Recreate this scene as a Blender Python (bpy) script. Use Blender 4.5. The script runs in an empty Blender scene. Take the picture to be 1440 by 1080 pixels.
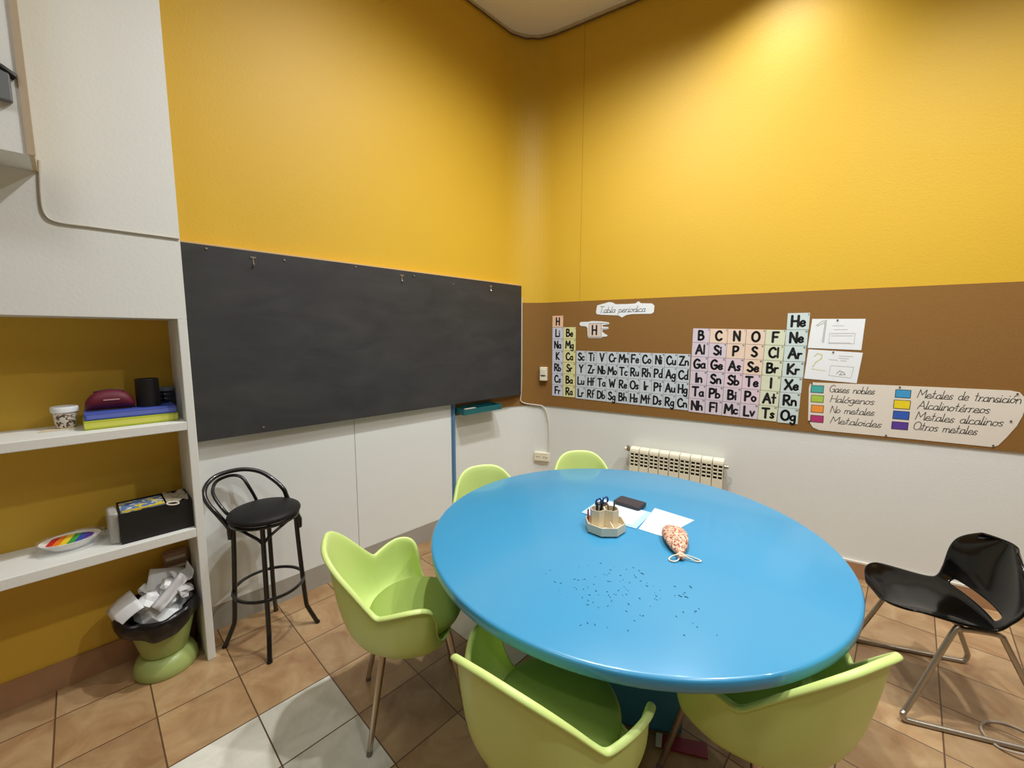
import bpy, bmesh, math, random
from mathutils import Vector, Matrix
random.seed(7)
S = bpy.context.scene
COL = S.collection
PI = math.pi

# ------------------------------------------------------------------ camera
H = 1.6
CX, CY = 0.12678644, 3.93757123            # virtual corner of the two walls
T1 = Vector((0.69140933, 0.72246324, 0)); N1 = Vector((-0.72246324, 0.69140933, 0))   # chalkboard wall
T2 = Vector((-0.85379464, 0.52060993, 0)); N2 = Vector((0.52060993, 0.85379464, 0))   # cork wall
CORNER = Vector((CX, CY, 0))
pitch, roll, focal = 0.11508857, 0.00171789, 584.0
fw = Vector((0, math.cos(pitch), -math.sin(pitch)))
r0 = Vector((1, 0, 0)); u0 = r0.cross(fw)
rr = r0 * math.cos(roll) + u0 * math.sin(roll)
uu = -r0 * math.sin(roll) + u0 * math.cos(roll)
cd = bpy.data.cameras.new('camera'); cam = bpy.data.objects.new('camera', cd); COL.objects.link(cam)
cd.sensor_fit = 'HORIZONTAL'; cd.sensor_width = 36; cd.lens = 36 * focal / 1440; cd.clip_start = .02
m = Matrix.Identity(4)
for i in range(3):
    m[i][0] = rr[i]; m[i][1] = uu[i]; m[i][2] = -fw[i]
m[2][3] = H
cam.matrix_world = m
S.camera = cam

# ------------------------------------------------------------------ light and exposure
S.view_settings.view_transform = 'Standard'; S.view_settings.look = 'None'
S.view_settings.gamma = 1; S.view_settings.use_curve_mapping = False
S.view_settings.exposure = 0.0
w = bpy.data.worlds.new('world'); S.world = w; w.use_nodes = True
w.node_tree.nodes['Background'].inputs[0].default_value = (.9, .95, 1, 1)
w.node_tree.nodes['Background'].inputs[1].default_value = .3

def w1(s, z=0., off=0.): return CORNER - T1 * s - N1 * off + Vector((0, 0, z))
def w2(s, z=0., off=0.): return CORNER - T2 * s - N2 * off + Vector((0, 0, z))
RZ1 = math.atan2(T1.y, T1.x)               # local X right along wall, Y into wall
RZ2 = math.atan2(-T2.y, -T2.x)
CEIL = 4.135

def lamp(loc, power, size=.09, angle=150, blend=.6, color=(1, .86, .66), aim=None):
    d = bpy.data.lights.new('ceiling_or_fill_lamp', 'SPOT'); o = bpy.data.objects.new('ceiling_or_fill_lamp', d); COL.objects.link(o)
    d.energy = power; d.shadow_soft_size = size; d.spot_size = math.radians(angle); d.spot_blend = blend; d.color = color
    o.location = loc
    dirv = Vector((0, 0, -1)) if aim is None else (Vector(aim) - Vector(loc)).normalized()
    o.rotation_euler = dirv.to_track_quat('-Z', 'Y').to_euler()
    return o
LC = (1, 1.01, 1.03)
lamp(w2(1.95, CEIL - .03, .50), 88, .05, 128, 1, LC)          # wall washer by the cork wall
lamp((0.66, 2.25, CEIL - .03), 138, .05, 150, 1, LC)
lamp((0.13, 1.80, CEIL - .03), 200, .05, 162, 1, LC)
lamp((2.00, 1.15, CEIL - .03), 250, .05, 140, 1, LC)
lamp((3.20, 0.70, CEIL - .03), 70, .05, 135, 1, LC)
lamp((-1.05, .25, CEIL - .03), 98, .40, 158, 1, LC)
lamp((-.40, -1.30, CEIL - .03), 75, .12, 135, 1, LC)
lamp((1.60, -.30, CEIL - .03), 120, .12, 135, 1, LC)  # unseen extra lamp, added to fill the lower walls

# ------------------------------------------------------------------ materials
def lin(c):
    return tuple(((v / 255) / 12.92 if v / 255 <= .04045 else ((v / 255 + .055) / 1.055) ** 2.4) for v in c) + (1,)
MATS = {}
def mat(name, rgb, rough=.6, metal=0., coat=0., var=0., scale=8., bump=0., bscale=60., spec=None, trans=0., alpha=None, detail=3):
    if name in MATS: return MATS[name]
    M = bpy.data.materials.new(name); M.use_nodes = True; nt = M.node_tree; b = nt.nodes['Principled BSDF']
    c = lin(rgb); b.inputs['Base Color'].default_value = c
    b.inputs['Roughness'].default_value = rough; b.inputs['Metallic'].default_value = metal
    b.inputs['Coat Weight'].default_value = coat
    if coat: b.inputs['Coat Roughness'].default_value = .08
    if spec is not None: b.inputs['Specular IOR Level'].default_value = spec
    if trans: b.inputs['Transmission Weight'].default_value = trans
    if alpha is not None: b.inputs['Alpha'].default_value = alpha
    tc = nt.nodes.new('ShaderNodeTexCoord')
    if var:
        n = nt.nodes.new('ShaderNodeTexNoise'); n.inputs['Scale'].default_value = scale; n.inputs['Detail'].default_value = detail
        nt.links.new(tc.outputs['Object'], n.inputs['Vector'])
        mx = nt.nodes.new('ShaderNodeMix'); mx.data_type = 'RGBA'
        mx.inputs['A'].default_value = tuple(v * (1 - var) for v in c[:3]) + (1,)
        mx.inputs['B'].default_value = tuple(min(1, v * (1 + var)) for v in c[:3]) + (1,)
        nt.links.new(n.outputs['Fac'], mx.inputs['Factor']); nt.links.new(mx.outputs['Result'], b.inputs['Base Color'])
    if bump:
        n2 = nt.nodes.new('ShaderNodeTexNoise'); n2.inputs['Scale'].default_value = bscale; n2.inputs['Detail'].default_value = 4
        nt.links.new(tc.outputs['Object'], n2.inputs['Vector'])
        bp = nt.nodes.new('ShaderNodeBump'); bp.inputs['Strength'].default_value = bump; bp.inputs['Distance'].default_value = .005
        nt.links.new(n2.outputs['Fac'], bp.inputs['Height']); nt.links.new(bp.outputs['Normal'], b.inputs['Normal'])
    MATS[name] = M
    return M
YEL = (215, 173, 44)
M_yel = mat('yellow_paint', YEL, .55, var=.05, scale=1.2, bump=.15, bscale=90)
M_yniche = mat('yellow_niche_paint', (214, 174, 56), .6, var=.05, scale=2, bump=.15, bscale=90)
M_white = mat('white_paint', (228, 230, 224), .55, var=.04, scale=1.5, bump=.12, bscale=80)
M_wboard = mat('white_board', (230, 233, 230), .4, var=.03, scale=2)
M_ceil = mat('ceiling_paint', (248, 243, 224), .7, var=.04, scale=2)
M_cork = mat('cork', (138, 97, 40), .85, var=.22, scale=260, bump=.3, bscale=300, detail=2)
M_grey = mat('grey_skirting', (164, 160, 150), .5, var=.05, scale=4)
M_bskirt = mat('brown_skirting', (168, 128, 92), .45, var=.2, scale=12)
M_pale = mat('pale_edge', (222, 214, 200), .5)
M_blue = mat('blue_gloss_paint', (61, 147, 191), .28, coat=.22, var=.03, scale=3)
M_blued = mat('blue_pedestal_paint', (54, 134, 174), .35)
M_green = mat('lime_plastic', (209, 230, 138), .38, var=.02, scale=3)
M_cush = mat('olive_green_fabric', (150, 174, 84), .75, bump=.3, bscale=400)
M_chrome = mat('brushed_chrome', (190, 180, 168), .28, metal=1.)
M_blackm = mat('black_metal', (16, 15, 15), .3, coat=.3)
M_leath = mat('black_vinyl', (28, 27, 27), .55, spec=.25, bump=.15, bscale=300)
M_gblack = mat('glossy_black_plastic', (4, 4, 4), .13, spec=.30)
M_mgrey = mat('grey_metal', (176, 166, 150), .35, metal=.8)
M_ink = mat('black_marker_ink', (20, 18, 20), .7)
M_pink = mat('pencil_line', (178, 174, 166), .8)
M_paper = mat('white_paper', (235, 238, 237), .7)
M_rad = mat('cream_enamel', (236, 228, 202), .35)
M_dark = mat('gap_shade', (40, 34, 26), .8)
M_teal = mat('teal_plastic', (14, 96, 100), .4)
M_post = mat('blue_grey_metal', (96, 138, 176), .4, metal=.2)
M_wire = mat('cream_cable', (214, 206, 188), .5)
M_dwire = mat('brown_wire', (92, 70, 40), .6)
M_plug = mat('black_plastic', (22, 20, 20), .45)
M_raw = mat('raw_plaster_edge', (206, 188, 154), .9, var=.25, scale=20)
M_clear = mat('clear_plastic_film', (235, 238, 240), .12, trans=.0, alpha=.28, bump=.8, bscale=30)

def board_mat():
    M = bpy.data.materials.new('chalkboard_slate'); M.use_nodes = True; nt = M.node_tree; b = nt.nodes['Principled BSDF']
    b.inputs['Roughness'].default_value = .55
    tc = nt.nodes.new('ShaderNodeTexCoord')
    mp = nt.nodes.new('ShaderNodeMapping'); mp.inputs['Scale'].default_value = (1.2, 1, 3.2)
    nt.links.new(tc.outputs['Object'], mp.inputs['Vector'])
    n = nt.nodes.new('ShaderNodeTexNoise'); n.inputs['Scale'].default_value = 2.2; n.inputs['Detail'].default_value = 7; n.inputs['Roughness'].default_value = .62
    n.inputs['Distortion'].default_value = .6
    nt.links.new(mp.outputs['Vector'], n.inputs['Vector'])
    cr = nt.nodes.new('ShaderNodeValToRGB')
    cr.color_ramp.elements[0].position = .35; cr.color_ramp.elements[0].color = lin((46, 46, 47))
    cr.color_ramp.elements[1].position = .78; cr.color_ramp.elements[1].color = lin((63, 63, 62))
    nt.links.new(n.outputs['Fac'], cr.inputs['Fac']); nt.links.new(cr.outputs['Color'], b.inputs['Base Color'])
    return M
M_slate = board_mat()

def tile_mat(name, cols, white=False):
    M = bpy.data.materials.new(name); M.use_nodes = True; nt = M.node_tree; b = nt.nodes['Principled BSDF']
    L = nt.links.new
    uv = nt.nodes.new('ShaderNodeUVMap')
    fl = nt.nodes.new('ShaderNodeVectorMath'); fl.operation = 'FLOOR'; L(uv.outputs[0], fl.inputs[0])
    fr = nt.nodes.new('ShaderNodeVectorMath'); fr.operation = 'FRACTION'; L(uv.outputs[0], fr.inputs[0])
    wn = nt.nodes.new('ShaderNodeTexWhiteNoise'); wn.noise_dimensions = '3D'; L(fl.outputs[0], wn.inputs['Vector'])
    ad = nt.nodes.new('ShaderNodeVectorMath'); ad.operation = 'ADD'; L(uv.outputs[0], ad.inputs[0])
    sc = nt.nodes.new('ShaderNodeVectorMath'); sc.operation = 'SCALE'; sc.inputs['Scale'].default_value = 7; L(wn.outputs['Color'], sc.inputs[0]); L(sc.outputs[0], ad.inputs[1])
    n = nt.nodes.new('ShaderNodeTexNoise'); n.inputs['Scale'].default_value = 1.7; n.inputs['Detail'].default_value = 6; n.inputs['Roughness'].default_value = .6; n.inputs['Distortion'].default_value = .8
    L(ad.outputs[0], n.inputs['Vector'])
    cr = nt.nodes.new('ShaderNodeValToRGB'); e = cr.color_ramp.elements
    e[0].position = .3; e[0].color = lin(cols[0]); e[1].position = .72; e[1].color = lin(cols[2])
    e2 = e.new(.52); e2.color = lin(cols[1])
    L(n.outputs['Fac'], cr.inputs['Fac'])
    hs = nt.nodes.new('ShaderNodeHueSaturation')
    mr = nt.nodes.new('ShaderNodeMapRange'); mr.inputs['To Min'].default_value = .86; mr.inputs['To Max'].default_value = 1.1
    L(wn.outputs['Value'], mr.inputs['Value']); L(mr.outputs[0], hs.inputs['Value']); L(cr.outputs['Color'], hs.inputs['Color'])
    # grout distance
    sx = nt.nodes.new('ShaderNodeSeparateXYZ'); L(fr.outputs[0], sx.inputs[0])
    def edge(o):
        s1 = nt.nodes.new('ShaderNodeMath'); s1.operation = 'SUBTRACT'; L(o, s1.inputs[0]); s1.inputs[1].default_value = .5
        a1 = nt.nodes.new('ShaderNodeMath'); a1.operation = 'ABSOLUTE'; L(s1.outputs[0], a1.inputs[0]); return a1.outputs[0]
    mxm = nt.nodes.new('ShaderNodeMath'); mxm.operation = 'MAXIMUM'; L(edge(sx.outputs[0]), mxm.inputs[0]); L(edge(sx.outputs[1]), mxm.inputs[1])
    gt = nt.nodes.new('ShaderNodeMapRange'); gt.inputs['From Min'].default_value = .4885; gt.inputs['From Max'].default_value = .4935; L(mxm.outputs[0], gt.inputs['Value'])
    mx = nt.nodes.new('ShaderNodeMix'); mx.data_type = 'RGBA'; L(gt.outputs[0], mx.inputs['Factor']); L(hs.outputs[0], mx.inputs['A']); mx.inputs['B'].default_value = lin((92, 66, 44))
    L(mx.outputs['Result'], b.inputs['Base Color'])
    b.inputs['Roughness'].default_value = .38
    bp = nt.nodes.new('ShaderNodeBump'); bp.inputs['Strength'].default_value = .4; bp.inputs['Distance'].default_value = .003; bp.invert = True
    L(gt.outputs[0], bp.inputs['Height']); L(bp.outputs['Normal'], b.inputs['Normal'])
    return M
M_terra = tile_mat('terracotta_tile', [(149, 112, 75), (170, 138, 98), (186, 157, 117)])
M_wtile = tile_mat('pale_grey_tile', [(200, 199, 184), (220, 218, 204), (232, 230, 216)])

def speckle_mat(name, base, spots, scale=60, thr=.55, rough=.8):
    M = bpy.data.materials.new(name); M.use_nodes = True; nt = M.node_tree; b = nt.nodes['Principled BSDF']; L = nt.links.new
    b.inputs['Roughness'].default_value = rough
    tc = nt.nodes.new('ShaderNodeTexCoord'); last = None
    col = nt.nodes.new('ShaderNodeRGB'); col.outputs[0].default_value = lin(base); last = col.outputs[0]
    for k, (c, sc, th) in enumerate(spots):
        n = nt.nodes.new('ShaderNodeTexNoise'); n.inputs['Scale'].default_value = sc; n.inputs['Detail'].default_value = 2
        mp = nt.nodes.new('ShaderNodeMapping'); mp.inputs['Location'].default_value = (k * 3.7, k * 1.3, 0); L(tc.outputs['Object'], mp.inputs[0]); L(mp.outputs[0], n.inputs['Vector'])
        mr = nt.nodes.new('ShaderNodeMapRange'); mr.inputs['From Min'].default_value = th; mr.inputs['From Max'].default_value = th + .04; L(n.outputs['Fac'], mr.inputs['Value'])
        mx = nt.nodes.new('ShaderNodeMix'); mx.data_type = 'RGBA'; L(mr.outputs[0], mx.inputs['Factor']); L(last, mx.inputs['A']); mx.inputs['B'].default_value = lin(c); last = mx.outputs['Result']
    L(last, b.inputs['Base Color'])
    return M

# ------------------------------------------------------------------ mesh helpers
def V(*a): return Vector(a)
def box(bm, x0, x1, y0, y1, z0, z1):
    vs = [bm.verts.new((x, y, z)) for z in (z0, z1) for y in (y0, y1) for x in (x0, x1)]
    for f in ((0, 2, 3, 1), (4, 5, 7, 6), (0, 1, 5, 4), (2, 6, 7, 3), (0, 4, 6, 2), (1, 3, 7, 5)): bm.faces.new([vs[i] for i in f])
def prism(bm, poly, a0, a1, plane='xy'):
    def P(p, a): return (p[0], p[1], a) if plane == 'xy' else ((p[0], a, p[1]) if plane == 'xz' else (a, p[0], p[1]))
    lo = [bm.verts.new(P(p, a0)) for p in poly]; hi = [bm.verts.new(P(p, a1)) for p in poly]
    n = len(poly); bm.faces.new(lo[::-1]); bm.faces.new(hi)
    for i in range(n): bm.faces.new([lo[i], lo[(i + 1) % n], hi[(i + 1) % n], hi[i]])
def tube(bm, pts, r, n=10, closed=False, caps=True):
    pts = [Vector(p) for p in pts]; N = len(pts)
    rs = r if isinstance(r, (list, tuple)) else [r] * N
    tang = []
    for i in range(N):
        a = pts[(i - 1) % N] if (closed or i > 0) else pts[i]; b = pts[(i + 1) % N] if (closed or i < N - 1) else pts[i]
        tang.append((b - a).normalized())
    t = tang[0]; ref = Vector((0, 0, 1)) if abs(t.z) < .9 else Vector((1, 0, 0)); nrm = (ref - t * ref.dot(t)).normalized()
    rings = []
    for i in range(N):
        t = tang[i]; nrm = (nrm - t * nrm.dot(t)).normalized(); bi = t.cross(nrm)
        rings.append([bm.verts.new(pts[i] + (nrm * math.cos(2 * PI * k / n) + bi * math.sin(2 * PI * k / n)) * rs[i]) for k in range(n)])
    for i in range(N if closed else N - 1):
        A = rings[i]; B = rings[(i + 1) % N]
        for k in range(n): bm.faces.new([A[k], A[(k + 1) % n], B[(k + 1) % n], B[k]])
    if caps and not closed: bm.faces.new(rings[0][::-1]); bm.faces.new(rings[-1])
def lathe(bm, prof, n=32, c=(0, 0), sx=1., sy=1.):
    rings = []
    for r, z in prof:
        if r < 1e-6: rings.append([bm.verts.new((c[0], c[1], z))])
        else: rings.append([bm.verts.new((c[0] + r * sx * math.cos(2 * PI * k / n), c[1] + r * sy * math.sin(2 * PI * k / n), z)) for k in range(n)])
    for A, B in zip(rings, rings[1:]):
        if len(A) == 1 and len(B) == 1: continue
        for k in range(n):
            k2 = (k + 1) % n
            if len(A) == 1: bm.faces.new([A[0], B[k2], B[k]])
            elif len(B) == 1: bm.faces.new([A[k], A[k2], B[0]])
            else: bm.faces.new([A[k], A[k2], B[k2], B[k]])
def cr(pts, n=6, closed=False):
    pts = [Vector(p) for p in pts]; N = len(pts); out = []
    rng = range(N) if closed else range(N - 1)
    for i in rng:
        p0 = pts[(i - 1) % N] if (closed or i > 0) else pts[0] * 2 - pts[1]
        p1 = pts[i]; p2 = pts[(i + 1) % N]
        p3 = pts[(i + 2) % N] if (closed or i < N - 2) else p2 * 2 - p1
        for k in range(n):
            t = k / n
            out.append(.5 * ((2 * p1) + (p2 - p0) * t + (2 * p0 - 5 * p1 + 4 * p2 - p3) * t * t + (3 * p1 - p0 - 3 * p2 + p3) * t ** 3))
    if not closed: out.append(pts[-1])
    return out
def grid(bm, rows, closed_u=False):
    vs = [[bm.verts.new(p) for p in r] for r in rows]
    for A, B in zip(vs, vs[1:]):
        n = len(A)
        for k in range(n if closed_u else n - 1): bm.faces.new([A[k], A[(k + 1) % n], B[(k + 1) % n], B[k]])
    return vs
def build(name, bm, material, parent=None, smooth=True, bevel=0., subsurf=0, solid=0., angle=40, soff=0.):
    bmesh.ops.recalc_face_normals(bm, faces=bm.faces)
    me = bpy.data.meshes.new(name); bm.to_mesh(me); bm.free()
    for mm in (material if isinstance(material, (list, tuple)) else [material]): me.materials.append(mm)
    if smooth:
        me.shade_smooth()
        if not subsurf: me.set_sharp_from_angle(angle=math.radians(angle))
    o = bpy.data.objects.new(name, me); COL.objects.link(o)
    if parent: o.parent = parent
    if solid:
        md = o.modifiers.new('solid', 'SOLIDIFY'); md.thickness = solid; md.offset = soff
    if bevel:
        md = o.modifiers.new('bevel', 'BEVEL'); md.width = bevel; md.segments = 2; md.limit_method = 'ANGLE'
    if subsurf:
        md = o.modifiers.new('sub', 'SUBSURF'); md.levels = subsurf; md.render_levels = subsurf
    return o
def B(): return bmesh.new()
def tag(o, label, cat, group=None, kind=None):
    o['label'] = label; o['category'] = cat
    if group: o['group'] = group
    if kind: o['kind'] = kind
    return o
def thing(name, label, cat, loc=(0, 0, 0), rz=0., group=None):
    o = bpy.data.objects.new(name, None); COL.objects.link(o); o.location = loc; o.rotation_euler = (0, 0, rz); o.empty_display_size = .05
    return tag(o, label, cat, group)
def at(o, loc, rz=0.):
    o.location = loc; o.rotation_euler = (0, 0, rz); return o
def dup(root, loc, rz, label, group=None):
    def cp(o, par):
        c = o.copy(); COL.objects.link(c)
        c.parent = par
        for ch in o.children: cp(ch, c)
        return c
    r = cp(root, None); at(r, loc, rz); r['label'] = label
    if group: r['group'] = group
    return r
def struct(name, bm, material, smooth=False, **k):
    o = build(name, bm, material, None, smooth, **k); o['kind'] = 'structure'; return o

# ------------------------------------------------------------------ room shell
TS = 0.29806; GA = math.radians(43.8885)
E1 = Vector((math.sin(GA), math.cos(GA), 0)); E2 = Vector((math.cos(GA), -math.sin(GA), 0)); G0 = Vector((-1.287, 1.793, 0))
bm = B(); uvl = bm.loops.layers.uv.new('UVMap')
I0, I1, J0, J1 = -5, 24, -20, 24
gv = {}
for i in range(I0, I1 + 1):
    for j in range(J0, J1 + 1): gv[i, j] = bm.verts.new(G0 + E2 * (i * TS) + E1 * (j * TS))
for i in range(I0, I1):
    for j in range(J0, J1):
        ks = [(i, j), (i, j + 1), (i + 1, j + 1), (i + 1, j)]
        f = bm.faces.new([gv[k] for k in ks])
        for lp, k in zip(f.loops, ks): lp[uvl].uv = (k[0] + 40, k[1] + 40)
        f.material_index = 1 if (i in (1, 2) and (j + 1) % 4 in (0, 1)) else 0
for f in bm.faces:
    if f.normal.z < 0: f.normal_flip()
me = bpy.data.meshes.new('floor'); bm.to_mesh(me); bm.free(); me.materials.append(M_terra); me.materials.append(M_wtile)
fl = bpy.data.objects.new('floor', me); COL.objects.link(fl); fl['kind'] = 'structure'

LEN = 6.2; TT = .27
RAD = TT / math.tan(math.radians(38.81)); OC = CORNER - T1 * TT - N1 * RAD
def arc_dirs(n=14):
    a1 = math.atan2(N1.y, N1.x); a2 = math.atan2(N2.y, N2.x)
    return [Vector((math.cos(a1 + (a2 - a1) * k / n), math.sin(a1 + (a2 - a1) * k / n), 0)) for k in range(n + 1)]
def wall_path(sA, sB, off):
    """points along the walls from chalkboard wall (distance sA) round the corner to the cork wall (distance sB)"""
    pts = [w1(sA, 0, off)]
    pts += [OC + d * (RAD - off) for d in arc_dirs()]
    pts += [w2(sB, 0, off)]
    return pts
def band(bm, sA, sB, off0, off1, z0, z1):
    a = wall_path(sA, sB, off0); b = wall_path(sA, sB, off1)
    poly = a + b[::-1]; n = len(poly); k = len(a)
    lo = [bm.verts.new(p + V(0, 0, z0)) for p in poly]; hi = [bm.verts.new(p + V(0, 0, z1)) for p in poly]
    for i in range(n): bm.faces.new([lo[i], lo[(i + 1) % n], hi[(i + 1) % n], hi[i]])
    for i in range(k - 1):
        bm.faces.new([lo[i], lo[i + 1], lo[n - 2 - i], lo[n - 1 - i]]); bm.faces.new([hi[i], hi[i + 1], hi[n - 2 - i], hi[n - 1 - i]])
    bmesh.ops.recalc_face_normals(bm, faces=bm.faces)
def slab(bm, wf, s0, s1, o0, o1, z0, z1):
    c = [wf(s0, 0, o0), wf(s1, 0, o0), wf(s1, 0, o1), wf(s0, 0, o1)]
    prism(bm, [(p.x, p.y) for p in c], z0, z1)
PIL = 2.576; FOFF = .245; ZB = 1.0
# left wall (straight part), corner and right wall share the two paint bands
bm = B(); slab(bm, w1, TT, PIL, 0, -.1, 0, ZB)
for f in bm.faces: f.material_index = 0
k = len(bm.faces); slab(bm, w1, TT, PIL, 0, -.1, ZB, CEIL); bm.faces.ensure_lookup_table()
for f in bm.faces[k:]: f.material_index = 1
struct('wall_left', bm, [M_white, M_yel])
bm = B(); slab(bm, w2, TT, LEN, 0, -.1, 0, ZB); k = len(bm.faces); slab(bm, w2, TT, LEN, 0, -.1, ZB, CEIL); bm.faces.ensure_lookup_table()
for f in bm.faces[k:]: f.material_index = 1
struct('wall_right', bm, [M_white, M_yel])
bm = B()
def arcwall(bm, z0, z1):
    ds = arc_dirs(); a = [OC + d * RAD for d in ds]; b = [OC + d * (RAD + .1) for d in ds]
    for i in range(len(ds) - 1):
        prism(bm, [(p.x, p.y) for p in (a[i], a[i + 1], b[i + 1], b[i])], z0, z1)
arcwall(bm, 0, ZB); k = len(bm.faces); arcwall(bm, ZB, CEIL); bm.faces.ensure_lookup_table()
for f in bm.faces[k:]: f.material_index = 1
struct('wall_corner', bm, [M_white, M_yel], smooth=True, angle=30)
# alcove back wall (yellow), deeper than the chalkboard wall
bm = B(); slab(bm, w1, PIL, LEN, -.05, -.15, 0, CEIL); struct('wall_alcove', bm, M_yniche)
# white wall above the alcove
bm = B(); slab(bm, w1, PIL, 4.7, FOFF, -.05, 1.674, CEIL); struct('wall_left_upper', bm, M_white)
bm = B(); slab(bm, w1, 4.7, LEN, FOFF, -.05, 0, CEIL); struct('wall_left_far', bm, M_white)
# two walls behind the camera
P1 = w1(LEN); P2 = w2(LEN); P3 = P1 + (P2 - CORNER)
def wallseg(name, A, Bp, m_):
    d = (Bp - A).normalized(); n = Vector((-d.y, d.x, 0)); cen = (P1 + P2) / 2
    if (cen - A).dot(n) > 0: n = -n
    bm = B(); prism(bm, [(p.x, p.y) for p in (A, Bp, Bp + n * .1, A + n * .1)], 0, CEIL); struct(name, bm, m_)
M_bw = mat('low_bounce_grey_brown', (128, 122, 110), .6, var=.05, scale=2)  # unseen walls toned dark to cut the fill light
wallseg('wall_back', P1, P3, M_bw); wallseg('wall_side', P3, P2, M_bw)
bm = B(); prism(bm, [(p.x, p.y) for p in (CORNER + (CORNER - P3).normalized() * .3, P1 - N1 * 0 + (P1 - P2).normalized() * .3, P3 + (P3 - CORNER).normalized() * .3, P2 + (P2 - P1).normalized() * .3)], CEIL, CEIL + .1)
struct('ceiling', bm, M_ceil)
# ceiling edge strip with loose wire
bm = B(); band(bm, 2.57, 4.4, 0, .012, CEIL - .022, CEIL); struct('trim_1', bm, M_raw)
bm = B()
pth = [p + V(0, 0, CEIL - .03) for p in wall_path(2.5, 4.3, .012)]
tube(bm, [pth[0]] + cr([pth[1 + 2 * i] + V(0, 0, -.006 * (i % 2)) for i in range(8)], 3) + [pth[-1]], .005, 6)
tag(build('ceiling_wire', bm, M_dwire), 'thin dark wire running along the ceiling edge round the corner', 'wire')
# skirtings
bm = B(); slab(bm, w1, TT, PIL, 0, .012, 0, .139); struct('baseboard_left', bm, M_grey)
bm = B(); band(bm, .2805, 4.6, 0, .012, 0, .105)
struct('baseboard_right', bm, M_bskirt)
bm = B(); band(bm, .2805, 4.6, 0, .013, .105, .117); struct('trim_2', bm, M_pale)
bm = B(); slab(bm, w1, PIL + .001, 4.7, -.05, -.036, 0, .125); struct('baseboard_alcove', bm, M_bskirt)
# joint line in the yellow wall
bm = B(); slab(bm, w2, .536, .5375, 0, .0012, 1.9, CEIL); struct('trim_3', bm, mat('joint_line', (150, 104, 24), .7))

# white panels below the chalkboard
for (s0, s1, lab) in ((1.7065, PIL - .002, 'white wall board behind the black bar stool'), (.902, 1.7035, 'white wall board between the panel joint and the blue post')):
    bm = B(); slab(bm, w1, s0, s1, .0005, .0125, .139, 1.12)
    o = build('wall_board', bm, M_wboard, smooth=False, bevel=.0015); tag(o, lab, 'wall panel')
bm = B(); slab(bm, w1, .862, .901, .0005, .016, .0, 1.062); slab(bm, w1, .874, .889, .016, .022, .0, 1.062)
tag(build('corner_post', bm, M_post, smooth=False, bevel=.002), 'narrow blue-grey metal strip standing under the chalkboard', 'post')
# cork lining
bm = B(); band(bm, .861, LEN - .02, .0005, .009, .957, 1.9)
tag(build('cork_lining', bm, M_cork, smooth=True, angle=30), 'brown cork board band wrapping the rounded corner and right wall', 'cork board')

# ------------------------------------------------------------------ chalkboard
cb = thing('chalkboard', 'large black chalkboard with faint chalk smears on the left wall', 'chalkboard', w1(.131, 1.064), RZ1)
Lb = PIL - .131 - .002
bm = B(); box(bm, -Lb, 0, -.066, -.05, 0, .982); build('board', bm, M_slate, cb, smooth=False, bevel=.002)
bm = B(); box(bm, -Lb, 0, -.05, -.044, .002, .980); build('backing', bm, M_raw, cb, smooth=False)
bm = B(); box(bm, -Lb, 0, -.05, -.002, .982, .992); build('top_rail', bm, mat('pale_wood', (214, 180, 120), .6), cb, smooth=False, bevel=.001)
for zz in (.12, .84):
    bm = B(); box(bm, -Lb + .05, -.19, -.044, -.013 if zz < .5 else -.0005, zz, zz + .05); build('batten', bm, M_raw, cb, smooth=False)
for s in (2.245, 1.349, .511):
    bm = B(); x = -(s - .131)
    box(bm, x - .014, x + .014, -.069, -.066, .944, .952); box(bm, x - .003, x + .003, -.069, -.066, .915, .944); tube(bm, cr([(x, -.068, .917), (x, -.076, .905), (x, -.082, .915)], 4), .003, 6)
    build('hook', bm, M_mgrey, cb, smooth=False)
for s, z in ((2.448, .963), (2.091, .953), (1.678, .965), (1.25, .955), (.906, .93), (2.25, .03)):
    bm = B(); x = -(s - .131); lathe(bm, [(0, 0), (.006, 0), (.005, .004), (0, .005)], 8)
    bmesh.ops.transform(bm, matrix=Matrix.Translation((x, -.066, z)) @ Matrix.Rotation(PI / 2, 4, 'X'), verts=bm.verts)
    build('screw_head', bm, M_mgrey, cb)

# eraser tray
tr = thing('chalk_tray', 'teal plastic chalk tray under the right end of the chalkboard', 'tray', w1(.44, .975), RZ1)
bm = B(); W_ = .42
box(bm, -W_, 0, -.125, -.012, 0, .006); box(bm, -W_, 0, -.125, -.119, .006, .045); box(bm, -W_, 0, -.018, -.012, .006, .045); box(bm, -W_, -W_ + .006, -.119, -.018, .006, .045); box(bm, -.006, 0, -.119, -.018, .006, .045)
build('tray_body', bm, M_teal, tr, smooth=False)
bm = B(); box(bm, -W_ + .03, -.03, -.012, -.009, .01, .06); build('mounting_plate', bm, M_teal, tr, smooth=False)
bm = B(); box(bm, -.05, .06, -.017, .017, 0, .034)
o = build('chalk_eraser', bm, mat('pale_felt', (196, 176, 160), .9), smooth=False, bevel=.003); at(o, w1(.76, .981, .075), RZ1)
tag(o, 'pale beige chalk eraser lying in the teal tray', 'eraser')

# ------------------------------------------------------------------ alcove shelves
bc = thing('built_in_bookcase', 'white built-in alcove bookcase left of the chalkboard', 'bookcase', w1(PIL, 0, 0), RZ1)
bm = B(); box(bm, -.034, 0, -FOFF, .0499, 0, 1.674); build('side_panel', bm, M_white, bc, smooth=False, bevel=.003)
bm = B(); box(bm, -2.12, -.034, -FOFF, .0499, 1.165, 1.205); build('shelf', bm, M_white, bc, smooth=False, bevel=.003)
bm = B(); box(bm, -2.12, -.034, -FOFF, .0499, .646, .69); build('shelf', bm, M_white, bc, smooth=False, bevel=.003)
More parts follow.
